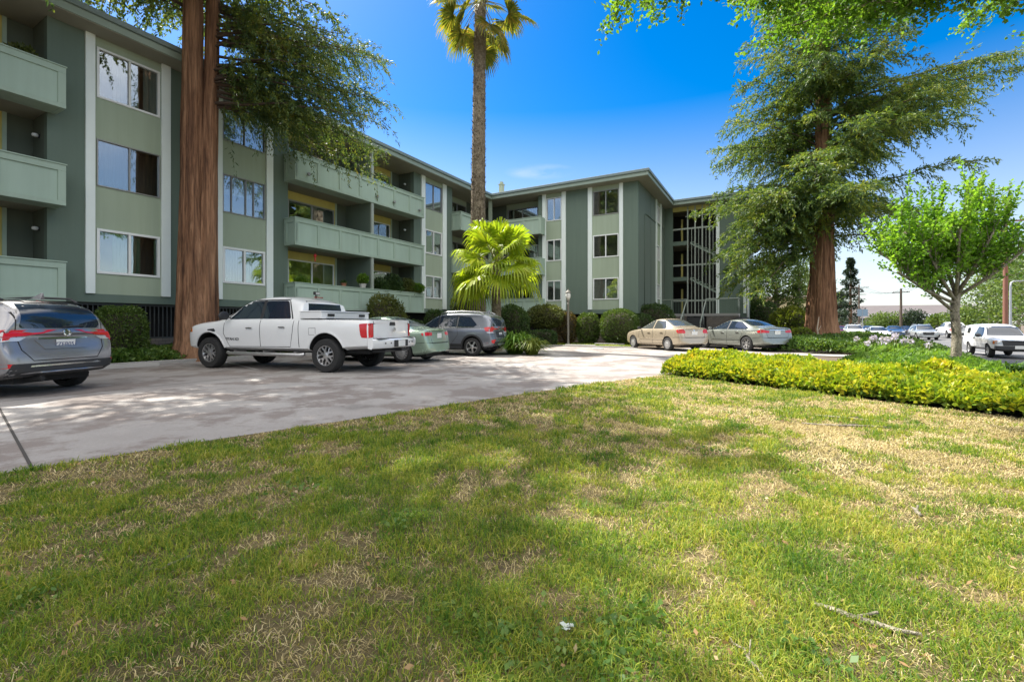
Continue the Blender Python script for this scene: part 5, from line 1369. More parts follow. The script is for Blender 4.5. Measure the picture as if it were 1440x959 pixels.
# ------------------------------------------------------------------ plants and lawn
npg=np.random.default_rng(77)
def inpoly(x,y,P):
    c=np.zeros(len(x),bool); n=len(P); j=n-1
    for i in range(n):
        xi,yi=P[i][0],P[i][1];xj,yj=P[j][0],P[j][1]
        m=((yi>y)!=(yj>y))&(x<(xj-xi)*(y-yi)/((yj-yi)+1e-12)+xi); c^=m; j=i
    return c
def vnoise(x,y,s,seed=0):
    """smooth value noise on arrays"""
    r=np.random.default_rng(seed).random((64,64)); X=x*s+1000;Y=y*s+1000
    xi=np.floor(X).astype(int);yi=np.floor(Y).astype(int);fx=X-xi;fy=Y-yi; fx=fx*fx*(3-2*fx);fy=fy*fy*(3-2*fy)
    g=lambda a,b:r[a%64,b%64]
    return (g(xi,yi)*(1-fx)+g(xi+1,yi)*fx)*(1-fy)+(g(xi,yi+1)*(1-fx)+g(xi+1,yi+1)*fx)*fy
gzv=np.vectorize(gz)
def blades(x,y,z,h,w,lean,az):
    n=len(x); b=np.stack([x,y,z],1); d=np.stack([np.cos(az),np.sin(az),np.zeros(n)],1); s=np.stack([-np.sin(az),np.cos(az),np.zeros(n)],1)
    ang=npg.uniform(0,6.283,n); s=np.stack([np.cos(ang),np.sin(ang),np.zeros(n)],1)
    H=h[:,None];Wd=w[:,None]*.5;Ln=lean[:,None]
    m=b+d*H*Ln*.35+np.array([0,0,1.])*H*.6; t=b+d*H*Ln+np.array([0,0,1.])*H*(1-.45*np.minimum(Ln,1.6))
    q1=np.stack([b-s*Wd,b+s*Wd,m+s*Wd*.8,m-s*Wd*.8],1); q2=np.stack([m-s*Wd*.8,m+s*Wd*.8,t+s*Wd*.12,t-s*Wd*.12],1)
    return np.concatenate([q1,q2])
def welded_blades(name,Q,mat):
    """2n quads (lower, upper) -> n six-vertex blades, one island each"""
    n=len(Q)//2; a=Q[:n];b=Q[n:]
    V=np.stack([a[:,0],a[:,1],a[:,2],a[:,3],b[:,2],b[:,3]],1).reshape(-1,3)
    me=bpy.data.meshes.new(name); me.vertices.add(n*6); me.vertices.foreach_set('co',V.astype(np.float32).ravel())
    o=np.arange(n)[:,None]*6; L=np.concatenate([o+np.array([0,1,2,3]),o+np.array([3,2,4,5])],1).ravel().astype(np.int32)
    me.loops.add(n*8); me.loops.foreach_set('vertex_index',L); me.polygons.add(n*2)
    me.polygons.foreach_set('loop_start',np.arange(0,n*8,4,dtype=np.int32)); me.polygons.foreach_set('loop_total',np.full(n*2,4,np.int32))
    me.materials.append(mat); me.update(calc_edges=True); ob=bpy.data.objects.new(name,me); link(ob); return ob
M['grass']=foliage('grass_blades',[(.0,(.022,.075,.012)),(.30,(.075,.165,.018)),(.56,(.205,.275,.03)),(.78,(.38,.37,.065)),(1,(.54,.46,.19))],.42,1.6,.55,1.5,.25)
M['straw']=foliage('dry_grass',[(.0,(.27,.205,.09)),(.5,(.47,.385,.19)),(1,(.66,.57,.36))],.25,1.2,.8,1.2,.15)
def make_grass():
    Q=[];S=[]
    P=[(-9.0,-1.2)]+[(p[0]+.02,p[1]-.03) for p in LB[1:7]]+[(3.75,10.3),(6.2,6.1),(7.6,3.2),(9,0),(8,-4),(-8,-4)]
    for (y0,y1,den,hh,ww) in ((1.2,2.3,15500,.036,.0036),(2.3,3.6,9800,.039,.0046),(3.6,5.5,5600,.043,.0065),(5.5,8,3200,.047,.0095),(8,10.9,2000,.052,.014)):
        xm=1.22*y1+2.6; n=int((2*xm)*(y1-y0)*den); x=npg.uniform(-xm,xm,n); y=npg.uniform(y0,y1,n)
        k=inpoly(x,y,P)&(np.abs(x)<1.2*y+2.5); x=x[k];y=y[k]
        a=vnoise(x,y,.9,1)*.26+vnoise(x,y,3.1,2)*.34+vnoise(x,y,9,3)*.40
        right=np.clip((x+.3*y-.6)/4,0,1)
        pr=np.clip((a-.33)*3.0-.14*right,.06,.9); keep=npg.random(len(x))<pr
        X=x[keep];Y=y[keep];A=a[keep]; m=len(X)
        h=hh*npg.uniform(.45,1.4,m)*(.40+1.35*np.clip(A*1.7-.35,0,1)); 
        Q.append(blades(X,Y,gzv(X,Y)+.010,h,ww*npg.uniform(.7,1.3,m),npg.uniform(.15,1.5,m),npg.uniform(0,6.283,m)))
        ks=(npg.random(len(x))<np.clip((.64-a)*2.1+.06*right,.14,.9)*.80*(.42+.50*right)); X=x[ks];Y=y[ks];m=len(X)
        S.append(blades(X,Y,gzv(X,Y)+.011,hh*npg.uniform(.45,1.1,m),ww*npg.uniform(.6,1.1,m),npg.uniform(.9,2.2,m),npg.uniform(0,6.283,m)))
    def cat(L): return np.concatenate([q[:len(q)//2] for q in L]+[q[len(q)//2:] for q in L])
    tag(welded_blades('grass',cat(Q),M['grass']),kind='stuff'); tag(welded_blades('dry_grass',cat(S),M['straw']),kind='stuff')
    # verge in front of the far wing
    n=9000; u=npg.uniform(2.4,11.0,n); v=npg.uniform(-4.5,-1.2,n); p=np.array([bw(a,b)[:2] for a,b in zip(u,v)])
    tag(welded_blades('verge_grass',blades(p[:,0],p[:,1],gzv(p[:,0],p[:,1])+.01,npg.uniform(.05,.11,n),np.full(n,.028),npg.uniform(.2,1.2,n),npg.uniform(0,6.28,n)),M['grass']),kind='stuff')
make_grass()
M['hedge_y']=foliage('yellow_hedge_leaves',[(.0,(.06,.14,.016)),(.3,(.19,.30,.02)),(.6,(.40,.44,.03)),(.85,(.54,.48,.04)),(1,(.50,.30,.05))],.40,1.5,.45,1.3)
M['hedge_g']=foliage('old_hedge_leaves',[(.0,(.05,.11,.016)),(.5,(.11,.19,.02)),(1,(.24,.29,.03))],.35,.9)
M['lf_box']=foliage('clipped_shrub_leaves',[(.0,(.035,.075,.014)),(.5,(.075,.13,.022)),(1,(.14,.19,.04))],.28,1.0)
M['lf_dark']=foliage('dark_shrub_leaves',[(.0,(.022,.05,.018)),(.5,(.05,.095,.026)),(1,(.10,.15,.04))],.28,1.0)
M['lf_olive']=foliage('olive_shrub_leaves',[(.0,(.05,.07,.018)),(.5,(.10,.125,.028)),(1,(.18,.18,.05))],.3,1.0)
M['lf_rust']=foliage('rusty_shrub_leaves',[(.0,(.04,.05,.014)),(.5,(.09,.075,.02)),(1,(.17,.09,.03))],.3,1.0)
M['lf_ivy']=foliage('ivy_leaves',[(.0,(.035,.085,.016)),(.5,(.08,.155,.024)),(.85,(.15,.21,.04)),(1,(.17,.10,.04))],.3,1.0)
M['lf_strap']=foliage('strap_leaves',[(.0,(.05,.125,.016)),(.5,(.12,.23,.026)),(1,(.22,.32,.06))],.45,.8)
M['lf_lime']=foliage('lime_shrub_leaves',[(.0,(.06,.10,.016)),(.5,(.14,.18,.024)),(1,(.24,.25,.04))],.42,.8)
M['twig']=plain('twigs',(.05,.042,.028),.95)
def leafq(P,N,ln,wd,jit=.8):
    n=len(P); D=N+npg.normal(size=(n,3))*jit; D/=np.maximum(np.linalg.norm(D,axis=1,keepdims=True),1e-6)
    U=npg.normal(size=(n,3)); W=np.cross(D,U); W/=np.maximum(np.linalg.norm(W,axis=1,keepdims=True),1e-6)
    l=(npg.uniform(.7,1.3,n)*ln)[:,None]; w=(npg.uniform(.7,1.3,n)*wd)[:,None]
    return np.stack([P,P+D*l*.5+W*w*.5,P+D*l,P+D*l*.5-W*w*.5],1)
def shrub(name,label,x,y,w,d,h,mat,leaf=.07,n=5000,e=2.4,z0=None,lift=0,rough=.12,cat='shrub',group=None,rz=-A0):
    z=gz(x,y) if z0 is None else z0
    root=empty(name,(x,y,z),rz,label,cat,group)
    u=npg.normal(size=(n,3)); u/=np.linalg.norm(u,axis=1,keepdims=True)
    k=(np.abs(u)**e).sum(1)**(-1/e); s=u*k[:,None]
    nz=vnoise(s[:,0]*1.3+s[:,2]*.9+x,s[:,1]*1.3-s[:,2]*.7+y,2.2,5)-.5; nz2=vnoise(s[:,0]+x*3+s[:,2],s[:,1]+s[:,2]*1.7,6,6)-.5
    rr=(1+rough*(nz*1.6+nz2))*npg.uniform(.72,1.0,n)**.5
    P=s*rr[:,None]*np.array([w/2,d/2,(h-lift)/2]); P[:,2]+=lift+(h-lift)/2; P[:,2]=np.maximum(P[:,2],.02)
    npmesh('foliage',leafq(P,s+np.array([0,0,.35]),leaf,leaf*.55),mat,root)
    bm=bmesh.new(); bmesh.ops.create_icosphere(bm,subdivisions=3,radius=1)
    for v in bm.verts:
        c=v.co; q=(abs(c.x)**e+abs(c.y)**e+abs(c.z)**e)**(-1/e)*.80*(1+.12*noise.noise(c*3+Vector((x,y,0))))
        v.co=Vector((c.x*q*w/2,c.y*q*d/2,lift+(h-lift)/2+c.z*q*(h-lift)/2))
    me=bpy.data.meshes.new('twigs'); bm.to_mesh(me); bm.free(); me.materials.append(M['twig']); link(bpy.data.objects.new('twigs',me),root)
    if lift>.15:
        mb=MB()
        for k in range(5):
            a=k*1.3; mb.tube([(.08*math.cos(a),.08*math.sin(a),-.05),(.25*w*math.cos(a),.25*d*math.sin(a),lift+.25)],.025,5)
        mb.build('stem',M['twig'],root)
    return root
def onp(px,Y): return ((px-720)/645*Y,Y)
def sh(name,label,px,Y,w,d,h,mat,**k):
    x,y=onp(px,Y); return shrub(name,label,x,y,w,d,h,M[mat],**k)
sh('clipped_shrub','boxy clipped shrub in front of the black basement grille',169,14.0,1.4,1.15,1.72,'lf_box',e=3.6,n=9000,leaf=.075,rough=.07)
sh('conical_bush','rounded conical bush below the long balconies, behind the pale green sedan',541,22.2,2.15,1.9,2.55,'lf_olive',n=9000,leaf=.10,e=1.9,rough=.26)
p=bw(1.0,-10.5); shrub('low_hedge','dark low hedge along the wall behind the pickup and pale green sedan',bw(.35,-11.2).x,bw(.35,-11.2).y,7.4,.9,1.45,M['lf_dark'],n=16000,leaf=.09,e=5,rough=.05,cat='hedge',rz=R(90)-A0)
sh('wall_shrub','loose shrub under the windows left of the fan palms',612,25.2,1.35,1.2,2.0,'lf_dark',n=5000,leaf=.10)
sh('wall_shrub','tall climbing shrub on the corner wall behind the palm trunks',650,28.2,1.5,1.0,2.9,'lf_olive',n=6500,leaf=.11,rough=.25)
sh('round_shrub','dark round shrub behind the short fan palm',722,26.6,1.8,1.6,2.25,'lf_dark',n=7500,leaf=.11)
sh('spreading_shrub','wide olive shrub raised on bare stems left of the lamp post',767,27.8,2.25,1.8,2.3,'lf_olive',n=8000,leaf=.10,lift=.95,e=2.2,rough=.24)
sh('low_hedge','small clipped hedge between the strap-leaved clump and the lamp post',763,26.0,1.6,.9,.85,'lf_dark',n=4500,leaf=.08,e=4,rough=.05,cat='hedge')
sh('rusty_shrub','red-tinged shrub just behind the lamp post',798,27.6,1.15,1.1,1.85,'lf_rust',n=4500,leaf=.09,rough=.25)
sh('green_shrub','green shrub right of the lamp post',827,27.4,1.35,1.3,1.85,'lf_box',n=5500,leaf=.09)
sh('dome_shrub','large dome-shaped clipped shrub left of the beige sedan',871,26.6,2.15,2.0,2.05,'lf_box',n=11000,leaf=.08,e=2.6,rough=.05)
sh('dark_shrub','dark shrub beside the entrance steps behind the beige sedan',918,29.0,2.6,1.6,2.35,'lf_dark',n=7500,leaf=.11)
sh('dark_shrub','low dark shrub at the side wall corner',903,28.0,1.3,1.2,1.7,'lf_dark',n=4000,leaf=.10)
sh('round_shrub','dark evergreen shrub right of the building end',1072,35.5,2.2,2.0,2.8,'lf_dark',n=7500,leaf=.13)
sh('lime_shrub','yellow-green rounded shrub left of the big redwood trunk',1110,30.0,2.1,1.9,2.15,'lf_lime',n=8000,leaf=.12,rough=.2)
sh('lime_shrub','low yellow-green shrub in front of the grey-green saloon tail',1126,23.0,1.0,.9,.95,'lf_lime',n=3000,leaf=.09)
# ground cover beds: leaves over a bed shape
def bed(name,poly,h,mat,leaf,den,label=None,cat=None,kind=None,edge=.35,up=.5,lo=0):
    xs=[p[0] for p in poly];ys=[p[1] for p in poly]; A=(max(xs)-min(xs))*(max(ys)-min(ys)); n=int(A*den)
    x=npg.uniform(min(xs),max(xs),n);y=npg.uniform(min(ys),max(ys),n); k=inpoly(x,y,poly); x=x[k];y=y[k];n=len(x)
    # distance to the outline rounds the edge
    dist=np.full(n,9.)
    for i in range(len(poly)):
        a=np.array(poly[i-1][:2],float);b=np.array(poly[i][:2],float);ab=b-a; t=np.clip(((x-a[0])*ab[0]+(y-a[1])*ab[1])/(ab@ab),0,1)
        dist=np.minimum(dist,np.hypot(x-a[0]-t*ab[0],y-a[1]-t*ab[1]))
    top=h*(.30+.70*np.clip(dist/edge,0,1)**.5)*(.62+.42*vnoise(x,y,1.8,8)+.34*vnoise(x,y,5,9))
    z=top*(1-npg.random(n)**2.2*(.75 if not lo else 1-lo))
    # more leaves on the rim so the flank is closed
    P=np.stack([x,y,gzv(x,y)+z],1)
    o=npmesh(name,leafq(P,np.tile(np.array([[0,0,up]]),(n,1)),leaf,leaf*.62,.9),mat)
    if label: tag(o,label,cat)
    if kind: tag(o,kind=kind)
    return o
HP=[(3.5,10.75),(4.3,9.3),(6.4,5.75),(7.9,3.1),(8.9,3.4),(7.75,5.3),(7.5,6.9),(7.45,8.1),(7.0,9.4),(6.6,11.0),(5.2,11.7),(4.2,11.6)]
YH=bed('yellow_hedge',HP,.45,M['hedge_y'],.088,5200,'low spreading hedge of yellow-green leaves edging the lawn','hedge',edge=.6,lo=.55)
bed('lower_leaves',HP,.32,M['hedge_g'],.085,2200,edge=.25).parent=YH
poly_sheet('planting_bed',HP,M['earth'],.01,1.0)
IV=[bw(1.25,-27)[:2],bw(1.25,-15.9)[:2],bw(-.6,-15.9)[:2],bw(-.6,-27)[:2]]
bed('ivy_bed',IV,.42,M['lf_ivy'],.10,1500,'ivy ground cover along the basement wall beside the pickup nose','ground cover')
RB=[(11.2,20.4),(13.2,18.4),(15.4,17.2),(17.6,17.0),(19.4,20.5),(22.2,26.5),(20,30),(15,28.5),(13.2,24.5)]
bed('ivy_bed',RB,.50,M['lf_ivy'],.13,900,'ivy and low leafy plants spreading round the big redwood','ground cover')
CB=[(8.2,11.0),(9.2,9.9),(10.4,9.6),(11.9,11.2),(12.8,13.2),(11.2,14.6),(9.4,13.2)]
bed('ground_cover',CB,.26,M['lf_strap'],.11,1100,'patchy light green ground cover round the young street tree','ground cover')
def strap_clump(label,x,y,r,h,n,mat,flowers=0,name='strap_leaf_plant',group=None,fm=None):
    root=empty(name,(x,y,gz(x,y)),0,label,'plant',group); Q=[]
    for i in range(n):
        a=npg.uniform(0,6.283); b=npg.random()**.5*r*.28; o=np.array([b*math.cos(a),b*math.sin(a),0]); a2=a+npg.normal()*.5
        d=np.array([math.cos(a2),math.sin(a2),0]); s=np.array([-math.sin(a2),math.cos(a2),0]); l=h*npg.uniform(.45,1.25); ou=npg.uniform(.08,1.6)*r*.72; w=.016*npg.uniform(.8,1.6)*(1+h*.4)
        dz=1-.45*min(1.2,ou/(r*.8)); p=[o,o+d*ou*.28+np.array([0,0,l*.55]),o+d*ou*.68+np.array([0,0,l*.86*(.5+.5*dz)]),o+d*ou*1.15+np.array([0,0,l*npg.uniform(.75,1.0)*dz*.9])]
        ww=[w,w,w*.8,w*.1]
        for j in range(3): Q.append([p[j]-s*ww[j],p[j]+s*ww[j],p[j+1]+s*ww[j+1],p[j+1]-s*ww[j+1]])
    npmesh('foliage',np.array(Q),mat,root)
    for i in range(flowers):
        a=npg.uniform(0,6.283); b=npg.random()**.5*r*.8; fx,fy=b*math.cos(a),b*math.sin(a); fz=h*npg.uniform(.95,1.35)
        mb=MB(); mb.tube([(fx*.6,fy*.6,0),(fx,fy,fz)],.006,4); 
        F=[]
        for q in range(34):
            u=npg.normal(size=3); u/=np.linalg.norm(u); F.append(u)
        F=np.array(F); P=np.tile(np.array([[fx,fy,fz]]),(34,1))+F*.035
        st=mb.build('flower_stalk',M['petiole'],root)
        npmesh('flower_head',leafq(P,F,.085,.045,.3),fm,st)
    return root
M['lilac']=foliage('lilac_petals',[(0,(.42,.38,.60)),(1,(.72,.68,.82))],.3,1,.6,1.1)
x,y=onp(733,18.6); strap_clump('big clump of arching strap leaves at the tail of the grey-blue crossover',x-.25,y,1.0,.95,420,M['lf_strap'])
x,y=onp(748,18.0); strap_clump('lower clump of strap leaves with pale tips in front of the taller one',x,y,.75,.72,300,M['lf_lime'])
k=0
for px,Y,r,h,fl,lb in ((1262,15.6,.7,.62,7,'lilac-flowered clump at the end of the ivy bed'),(1238,16.6,.6,.55,5,'flowering clump with scattered pale heads at the ivy edge'),(1280,14.6,.7,.5,0,'strap-leaved clump behind the yellow hedge'),(1305,14.0,.75,.5,1,'strap-leaved clump left of the young tree'),(1290,13.4,.7,.42,0,'low strap-leaved clump nearest the yellow hedge'),(1325,14.4,.6,.45,0,'strap-leaved clump touching the young tree trunk'),(1412,12.2,.8,.36,0,'dark grassy clump right of the young tree'),(1440,11.8,.8,.38,0,'dark grassy clump at the pavement, farthest right'),(1360,12.6,.5,.35,0,'small clump at the foot of the young tree'),(1218,17.2,.6,.5,4,'small flowering clump beside the walkway')):
    x,y=onp(px,Y); strap_clump(lb,x,y,r,h,int(230*r),M['lf_strap'],fl,group='strap-leaved plants by the pavement',fm=M['lilac'])
# things lying in the grass
M['deadleaf']=foliage('fallen_leaf',[(0,(.16,.08,.03)),(.5,(.32,.20,.09)),(1,(.50,.42,.28))],.2,2,.7,1.1)
def fallen():
    n=1000; y=npg.uniform(1.5,8.5,n); x=npg.uniform(-1,1,n)*1.15*y
    k=inpoly(x,y,[(-4.3,3.2),(3.3,10.3),(6.1,6.0),(7.5,3.0),(3,1),(-3,1)]); x=x[k];y=y[k];n=len(x)
    P=np.stack([x,y,gzv(x,y)+npg.uniform(.02,.045,n)],1); N=npg.normal(size=(n,3))*np.array([1,1,.25])
    tag(npmesh('fallen_leaves',leafq(P,N,.030,.017,.35),M['deadleaf']),kind='stuff')
fallen()
def twig(label,px,py,l,az,r=.006):
    Y=774/(py-456); x=(px-720)/645*Y; mb=MB(); pts=[]
    for i in range(6):
        t=i/5-.5; pts.append((t*l*math.cos(az)+rnd.uniform(-.008,.008),t*l*math.sin(az)+rnd.uniform(-.008,.008),.03+rnd.uniform(-.006,.01)))
    mb.tube(pts,[r*.6,r,r*1.1,r,r*.8,r*.4],6); mb.tube([pts[2],(pts[3][0]+.04,pts[3][1]+.03,.05)],r*.5,5)
    o=mb.build('fallen_twig',M['bark_grey'],smooth=True); o.location=(x,Y,gz(x,Y)); tag(o,label,'twig'); return o
twig('broken grey twig lying in the shaded grass at the left',247,800,.16,1.0); twig('thin twig lying in the sunny grass below the yellow hedge',1190,602,.9,-.25,.012); twig('pale root-like stick in the grass nearest the yellow hedge',1195,592,.7,-.5,.016); twig('dark stick lying in the lower right of the lawn',1050,935,.22,1.7,.006); twig('short stub of wood standing out of the lawn',1290,726,.10,1.2,.012); twig('long flat stick half hidden in the grass at lower right',1215,880,.34,-.6,.012)
Y=774/(897-456); x=(797-720)/645*Y
Qs=[]
for k in range(9):
    a=k*.78; d=np.array([math.cos(a),math.sin(a),rnd.uniform(-.1,.6)]); s=np.array([-math.sin(a),math.cos(a),rnd.uniform(-.5,.5)]); q=np.array([rnd.uniform(-.012,.012),rnd.uniform(-.01,.01),0])
    Qs.append([q,q+d*.012+s*.010,q+d*rnd.uniform(.016,.03),q+d*.012-s*.010])
o=npmesh('pale_leaf',np.array(Qs),plain('pale_leaf_skin',(.36,.40,.35),.7)); o.location=(x,Y,.045); tag(o,'pale curled leaf lying in the grass at the bottom of the lawn','leaf')
# weeds with broad leaves in the near grass
def weeds():
    P=[];
    for (px,py,r,n) in ((760,930,.20,170),(850,925,.22,190),(900,880,.12,70),(690,900,.10,50),(1130,925,.14,70),(640,870,.10,50),(60,840,.16,80),(420,690,.2,90),(1000,640,.18,60),(560,740,.16,70)):
        Y=774/(py-456); x=(px-720)/645*Y; q=npg.normal(size=(n,2))*r*.55; P.append(np.stack([x+q[:,0],Y+q[:,1],npg.uniform(.015,.05,n)],1))
    P=np.concatenate(P); n=len(P)
    tag(npmesh('clover_weeds',leafq(P,npg.normal(size=(n,3))*np.array([1,1,.3])+np.array([0,0,.3]),.032,.022,.3),M['lf_ivy']),kind='stuff')
weeds()
# ------------------------------------------------------------------ street furniture, small things, the far side
# lamp post
def lamp_post():
    x,y=onp(799,26.7); z=gz(x,y); c=empty('lamp_post',(x,y,z),0,'slim grey lamp post with a globe lantern in front of the far wing','lamp post')
    g=plain('lamp_post_paint',(.20,.185,.16),.6)
    mb=MB(); mb.lathe([(.12,-.05),(.12,.04),(.075,.10),(.065,.3),(.06,2.35),(.075,2.38),(.045,2.45),(.09,2.55),(.09,2.60)],14); mb.build('pole',g,c,smooth=True,angle=40)
    mb=MB(); mb.lathe([(.07,2.60),(.135,2.75),(.14,2.92),(.10,3.05)],14); mb.build('lantern',plain('lantern_glass',(.68,.67,.62),.35),c,smooth=True)
    mb=MB(); mb.lathe([(.17,3.03),(.16,3.06),(.06,3.16),(.025,3.18),(.012,3.28)],14); mb.build('cap',g,c,smooth=True,angle=40)
lamp_post()
# wheel stops
def wheel_stop(px,py,ang,label,l=1.7):
    Y=774/(py-456); x=(px-720)/645*Y
    mb=MB(); mb.prism([(-.08,0),(.08,0),(.055,.11),(-.055,.11)],-l/2,l/2)
    o=mb.build('wheel_stop',M['kerb'],bevel=.012); o.rotation_euler=(R(90),0,ang); o.location=(x,Y,gz(x,Y)+.004); tag(o,label,'wheel stop','concrete wheel stops at the bays')
    return o
wheel_stop(816,487.5,-2.086,'concrete wheel stop just right of the lamp post base'); wheel_stop(857,486,-2.086,'concrete wheel stop nearer the dome-shaped shrub'); wheel_stop(172,518,-.515,'concrete wheel stop between the silver-grey crossover and the pickup')
def cover():
    Y=774/(491-456)*1.0; x=(841-720)/645*Y; mb=MB(); mb.lathe([(.28,.0),(.28,.03),(.22,.05),(0.01,.052)],16); o=mb.build('drain_cover',M['walk'],smooth=True,angle=30); o.location=(x,Y,gz(x,Y)+.004); tag(o,'round pale drain cover on the driveway in front of the wheel stops','drain cover')
cover()
# short lengths of pale picket fence between the shrubs
def pickets(px0,px1,Y,z0,z1,label):
    x0,_=onp(px0,Y);x1,_=onp(px1,Y); mb=MB(); n=max(2,int((x1-x0)/.11)); c=empty('picket_fence',((x0+x1)/2,Y,gz(x0,Y)),0,label,'fence')
    for i in range(n):
        x=(i+.5)*(x1-x0)/n-(x1-x0)/2; mb.box(x-.035,x+.035,-.01,.01,z0,z1)
    mb.box(-(x1-x0)/2,(x1-x0)/2,.011,.04,z0+.15,z0+.22); mb.box(-(x1-x0)/2,(x1-x0)/2,.011,.04,z1-.22,z1-.15)
    mb.build('pickets',plain('picket_wood',(.42,.35,.25),.8),c)
pickets(768,790,28.6,.35,1.42,'short run of tan pickets under the wide olive shrub'); pickets(840,848,28.4,.3,1.4,'narrow tan pickets between the green and dome shrubs')
# landscape spotlight by the young tree
def spot():
    Y=774/(521-456); x=(1335-720)/645*Y; c=empty('garden_light',(x,Y,gz(x,Y)),0,'small black garden light beside the young tree trunk','garden light')
    mb=MB(); mb.tube([(0,0,0),(0,0,.26)],.02,8); mb.build('spike',M['black'],c)
    mb=MB(); mb.lathe([(.03,.24),(.13,.26),(.14,.30),(.09,.36),(.02,.38)],16); mb.build('hood',M['black'],c,smooth=True,angle=40)
spot()
# pots and plants on the lower balcony, an ornament under the balcony above
def pot_plant(label,x,y,z,ph,pw,fr,fh,mat,pm,n=900,drop=0):
    p=bw(x,y,z); c=empty('potted_plant',p,0,label,'potted plant','pots on the balconies')
    mb=MB(); mb.lathe([(pw*.36,0),(pw*.5,ph*.9),(pw*.54,ph*.9),(pw*.54,ph),(pw*.46,ph),(pw*.44,ph*.85)],16); mb.build('pot',pm,c,smooth=True,angle=35)
    u=npg.normal(size=(n,3)); u/=np.linalg.norm(u,axis=1,keepdims=True); P=u*(npg.random(n)**.4)[:,None]*np.array([fr,fr,fh/2]); P[:,2]+=ph+fh/2-drop
    npmesh('foliage',leafq(P,u+np.array([0,0,.4]),.13,.06),mat,c)
terra=plain('terracotta',(.30,.13,.075),.8); wpot=plain('white_pot',(.60,.58,.54),.5)
bz=2.975
pot_plant('white pot with a leafy plant on the lowest balcony rail beside the divider',-.06,-11.75,bz,.20,.34,.22,.45,M['lf_strap'],wpot)
pot_plant('small squat pot on the lowest balcony rail, left of the white pot',-.06,-12.9,bz,.14,.26,.08,.06,M['lf_dark'],terra,120)
pot_plant('dense dark green plant on the lowest balcony right of the divider',-.55,-10.2,2.02,.4,.5,.55,1.2,M['lf_dark'],terra,2200)
pot_plant('tall dark plant filling the middle of the lowest balcony',-.6,-9.2,2.02,.4,.5,.60,1.5,M['lf_dark'],terra,2400)
pot_plant('bushy plant against the end wall of the lowest balcony',-.5,-8.1,2.02,.4,.5,.5,1.35,M['lf_olive'],terra,1900)
pot_plant('trailing green plant on the lowest balcony rail at its far end',-.06,-7.75,bz,.15,.25,.36,.5,M['lf_strap'],terra,900,.15)
pot_plant('fern on the lowest balcony at the near end of the glass doors',-.7,-14.7,2.02,.5,.4,.30,.8,M['lf_strap'],terra,700)
pot_plant('spiky plant on the top balcony at its far end',-.5,-8.0,7.5,.35,.4,.22,.85,M['lf_olive'],terra,300)
pot_plant('grassy plant behind the top balcony rail at the left edge',-.75,-23.3,7.5,.75,.4,.35,.65,M['lf_olive'],terra,700)
def ornament():
    p=bw(-.45,-14.15,4.52); c=empty('hanging_ornament',p,0,'red hanging ornament under the middle balcony','ornament')
    mb=MB(); mb.tube([(0,0,0),(0,0,-.16)],.004,4); mb.build('cord',M['black'],c)
    mb=MB(); mb.lathe([(.01,-.16),(.06,-.20),(.075,-.26),(.05,-.31),(.015,-.33),(.03,-.36),(.022,-.5),(.005,-.52)],12); mb.build('charm',plain('red_lacquer',(.55,.03,.03),.4),c,smooth=True)
ornament()
# ---- beyond the site
def far_tree(name,label,px,Y,h,w,mat,tr=.18,lift=.25,n=2600,leaf=.35,e=2.0,bark='bark_grey',group='trees beyond the street'):
    x,y=onp(px,Y); z=gz(x,y); c=empty(name,(x,y,z),0,label,'tree',group)
    mb=MB(); hl=h*lift; mb.tube([(0,0,-.2),(.05,0,hl*.6),(0,.05,hl+h*.2),(0,0,h*.8)],[tr,tr*.85,tr*.6,tr*.2],9)
    r=random.Random(int(px*7+Y)); P=[];N=[]
    nb=16
    for k in range(nb):
        t=(k+.5)/nb; zz=hl+(h-hl)*t; prof=math.sin(math.pi*min(1,.12+.80*t))**.7; a=k*2.4+r.uniform(-.4,.4); rr=w*.5*prof*r.uniform(.35,.75); cx,cy=rr*math.cos(a),rr*math.sin(a)
        mb.tube([(0,0,zz*.85),(cx*.6,cy*.6,zz*.97),(cx,cy,zz)],[tr*.3,tr*.2,tr*.08],5)
        m=n//nb; u=npg.normal(size=(m,3)); u/=np.linalg.norm(u,axis=1,keepdims=True); br=w*.30*r.uniform(.7,1.15)
        P.append(u*(npg.random(m)**.45)[:,None]*np.array([br,br,br*.62])+np.array([cx,cy,zz])); N.append(u+np.array([0,0,.3]))
    mb.build('trunk',M[bark],c,smooth=True); npmesh('crown',leafq(np.concatenate(P),np.concatenate(N),leaf,leaf*.55),M[mat],c); return c
def conifer(label,px,Y,h,w,group='trees beyond the street'):
    x,y=onp(px,Y); c=empty('conifer',(x,y,gz(x,y)),0,label,'tree',group); mb=MB(); mb.tube([(0,0,-.2),(0,0,h*.5),(0,0,h)],[.35,.22,.03],8); mb.build('trunk',M['bark_red'],c)
    n=4200; t=npg.random(n)**.8; z=h*(.08+.92*t); R_=w*.5*(1-t)**.8+.15; tier=.65+.35*np.sin(z*3.1+npg.normal(size=n)*.3); a=npg.uniform(0,6.283,n); rr=R_*tier*npg.random(n)**.45
    P=np.stack([rr*np.cos(a),rr*np.sin(a),z],1); N=np.stack([np.cos(a),np.sin(a),-.35*np.ones(n)],1); npmesh('crown',leafq(P,N,.55,.2,.4),M['leaf_dkfar'],c); return c
far_tree('tree','slender tree with twisted trunk between the building end and the redwood',1092,38,6.2,4.2,'leaf_far',.26,.45,3600,.20)
far_tree('ivy_covered_tree','ivy-clad narrow trunk beside the building end',1062,36,5.6,1.5,'leaf_far',.2,.06,3000,.16)
far_tree('ivy_covered_tree','bushy ivy-clad tree left of the big redwood trunk',1124,37,5.6,2.2,'leaf_far',.2,.06,3400,.17)
far_tree('tree','leafy tree glimpsed low behind the redwood trunk, to its left',1140,58,8.5,6,'leaf_far',.25,.2,2600,.32)
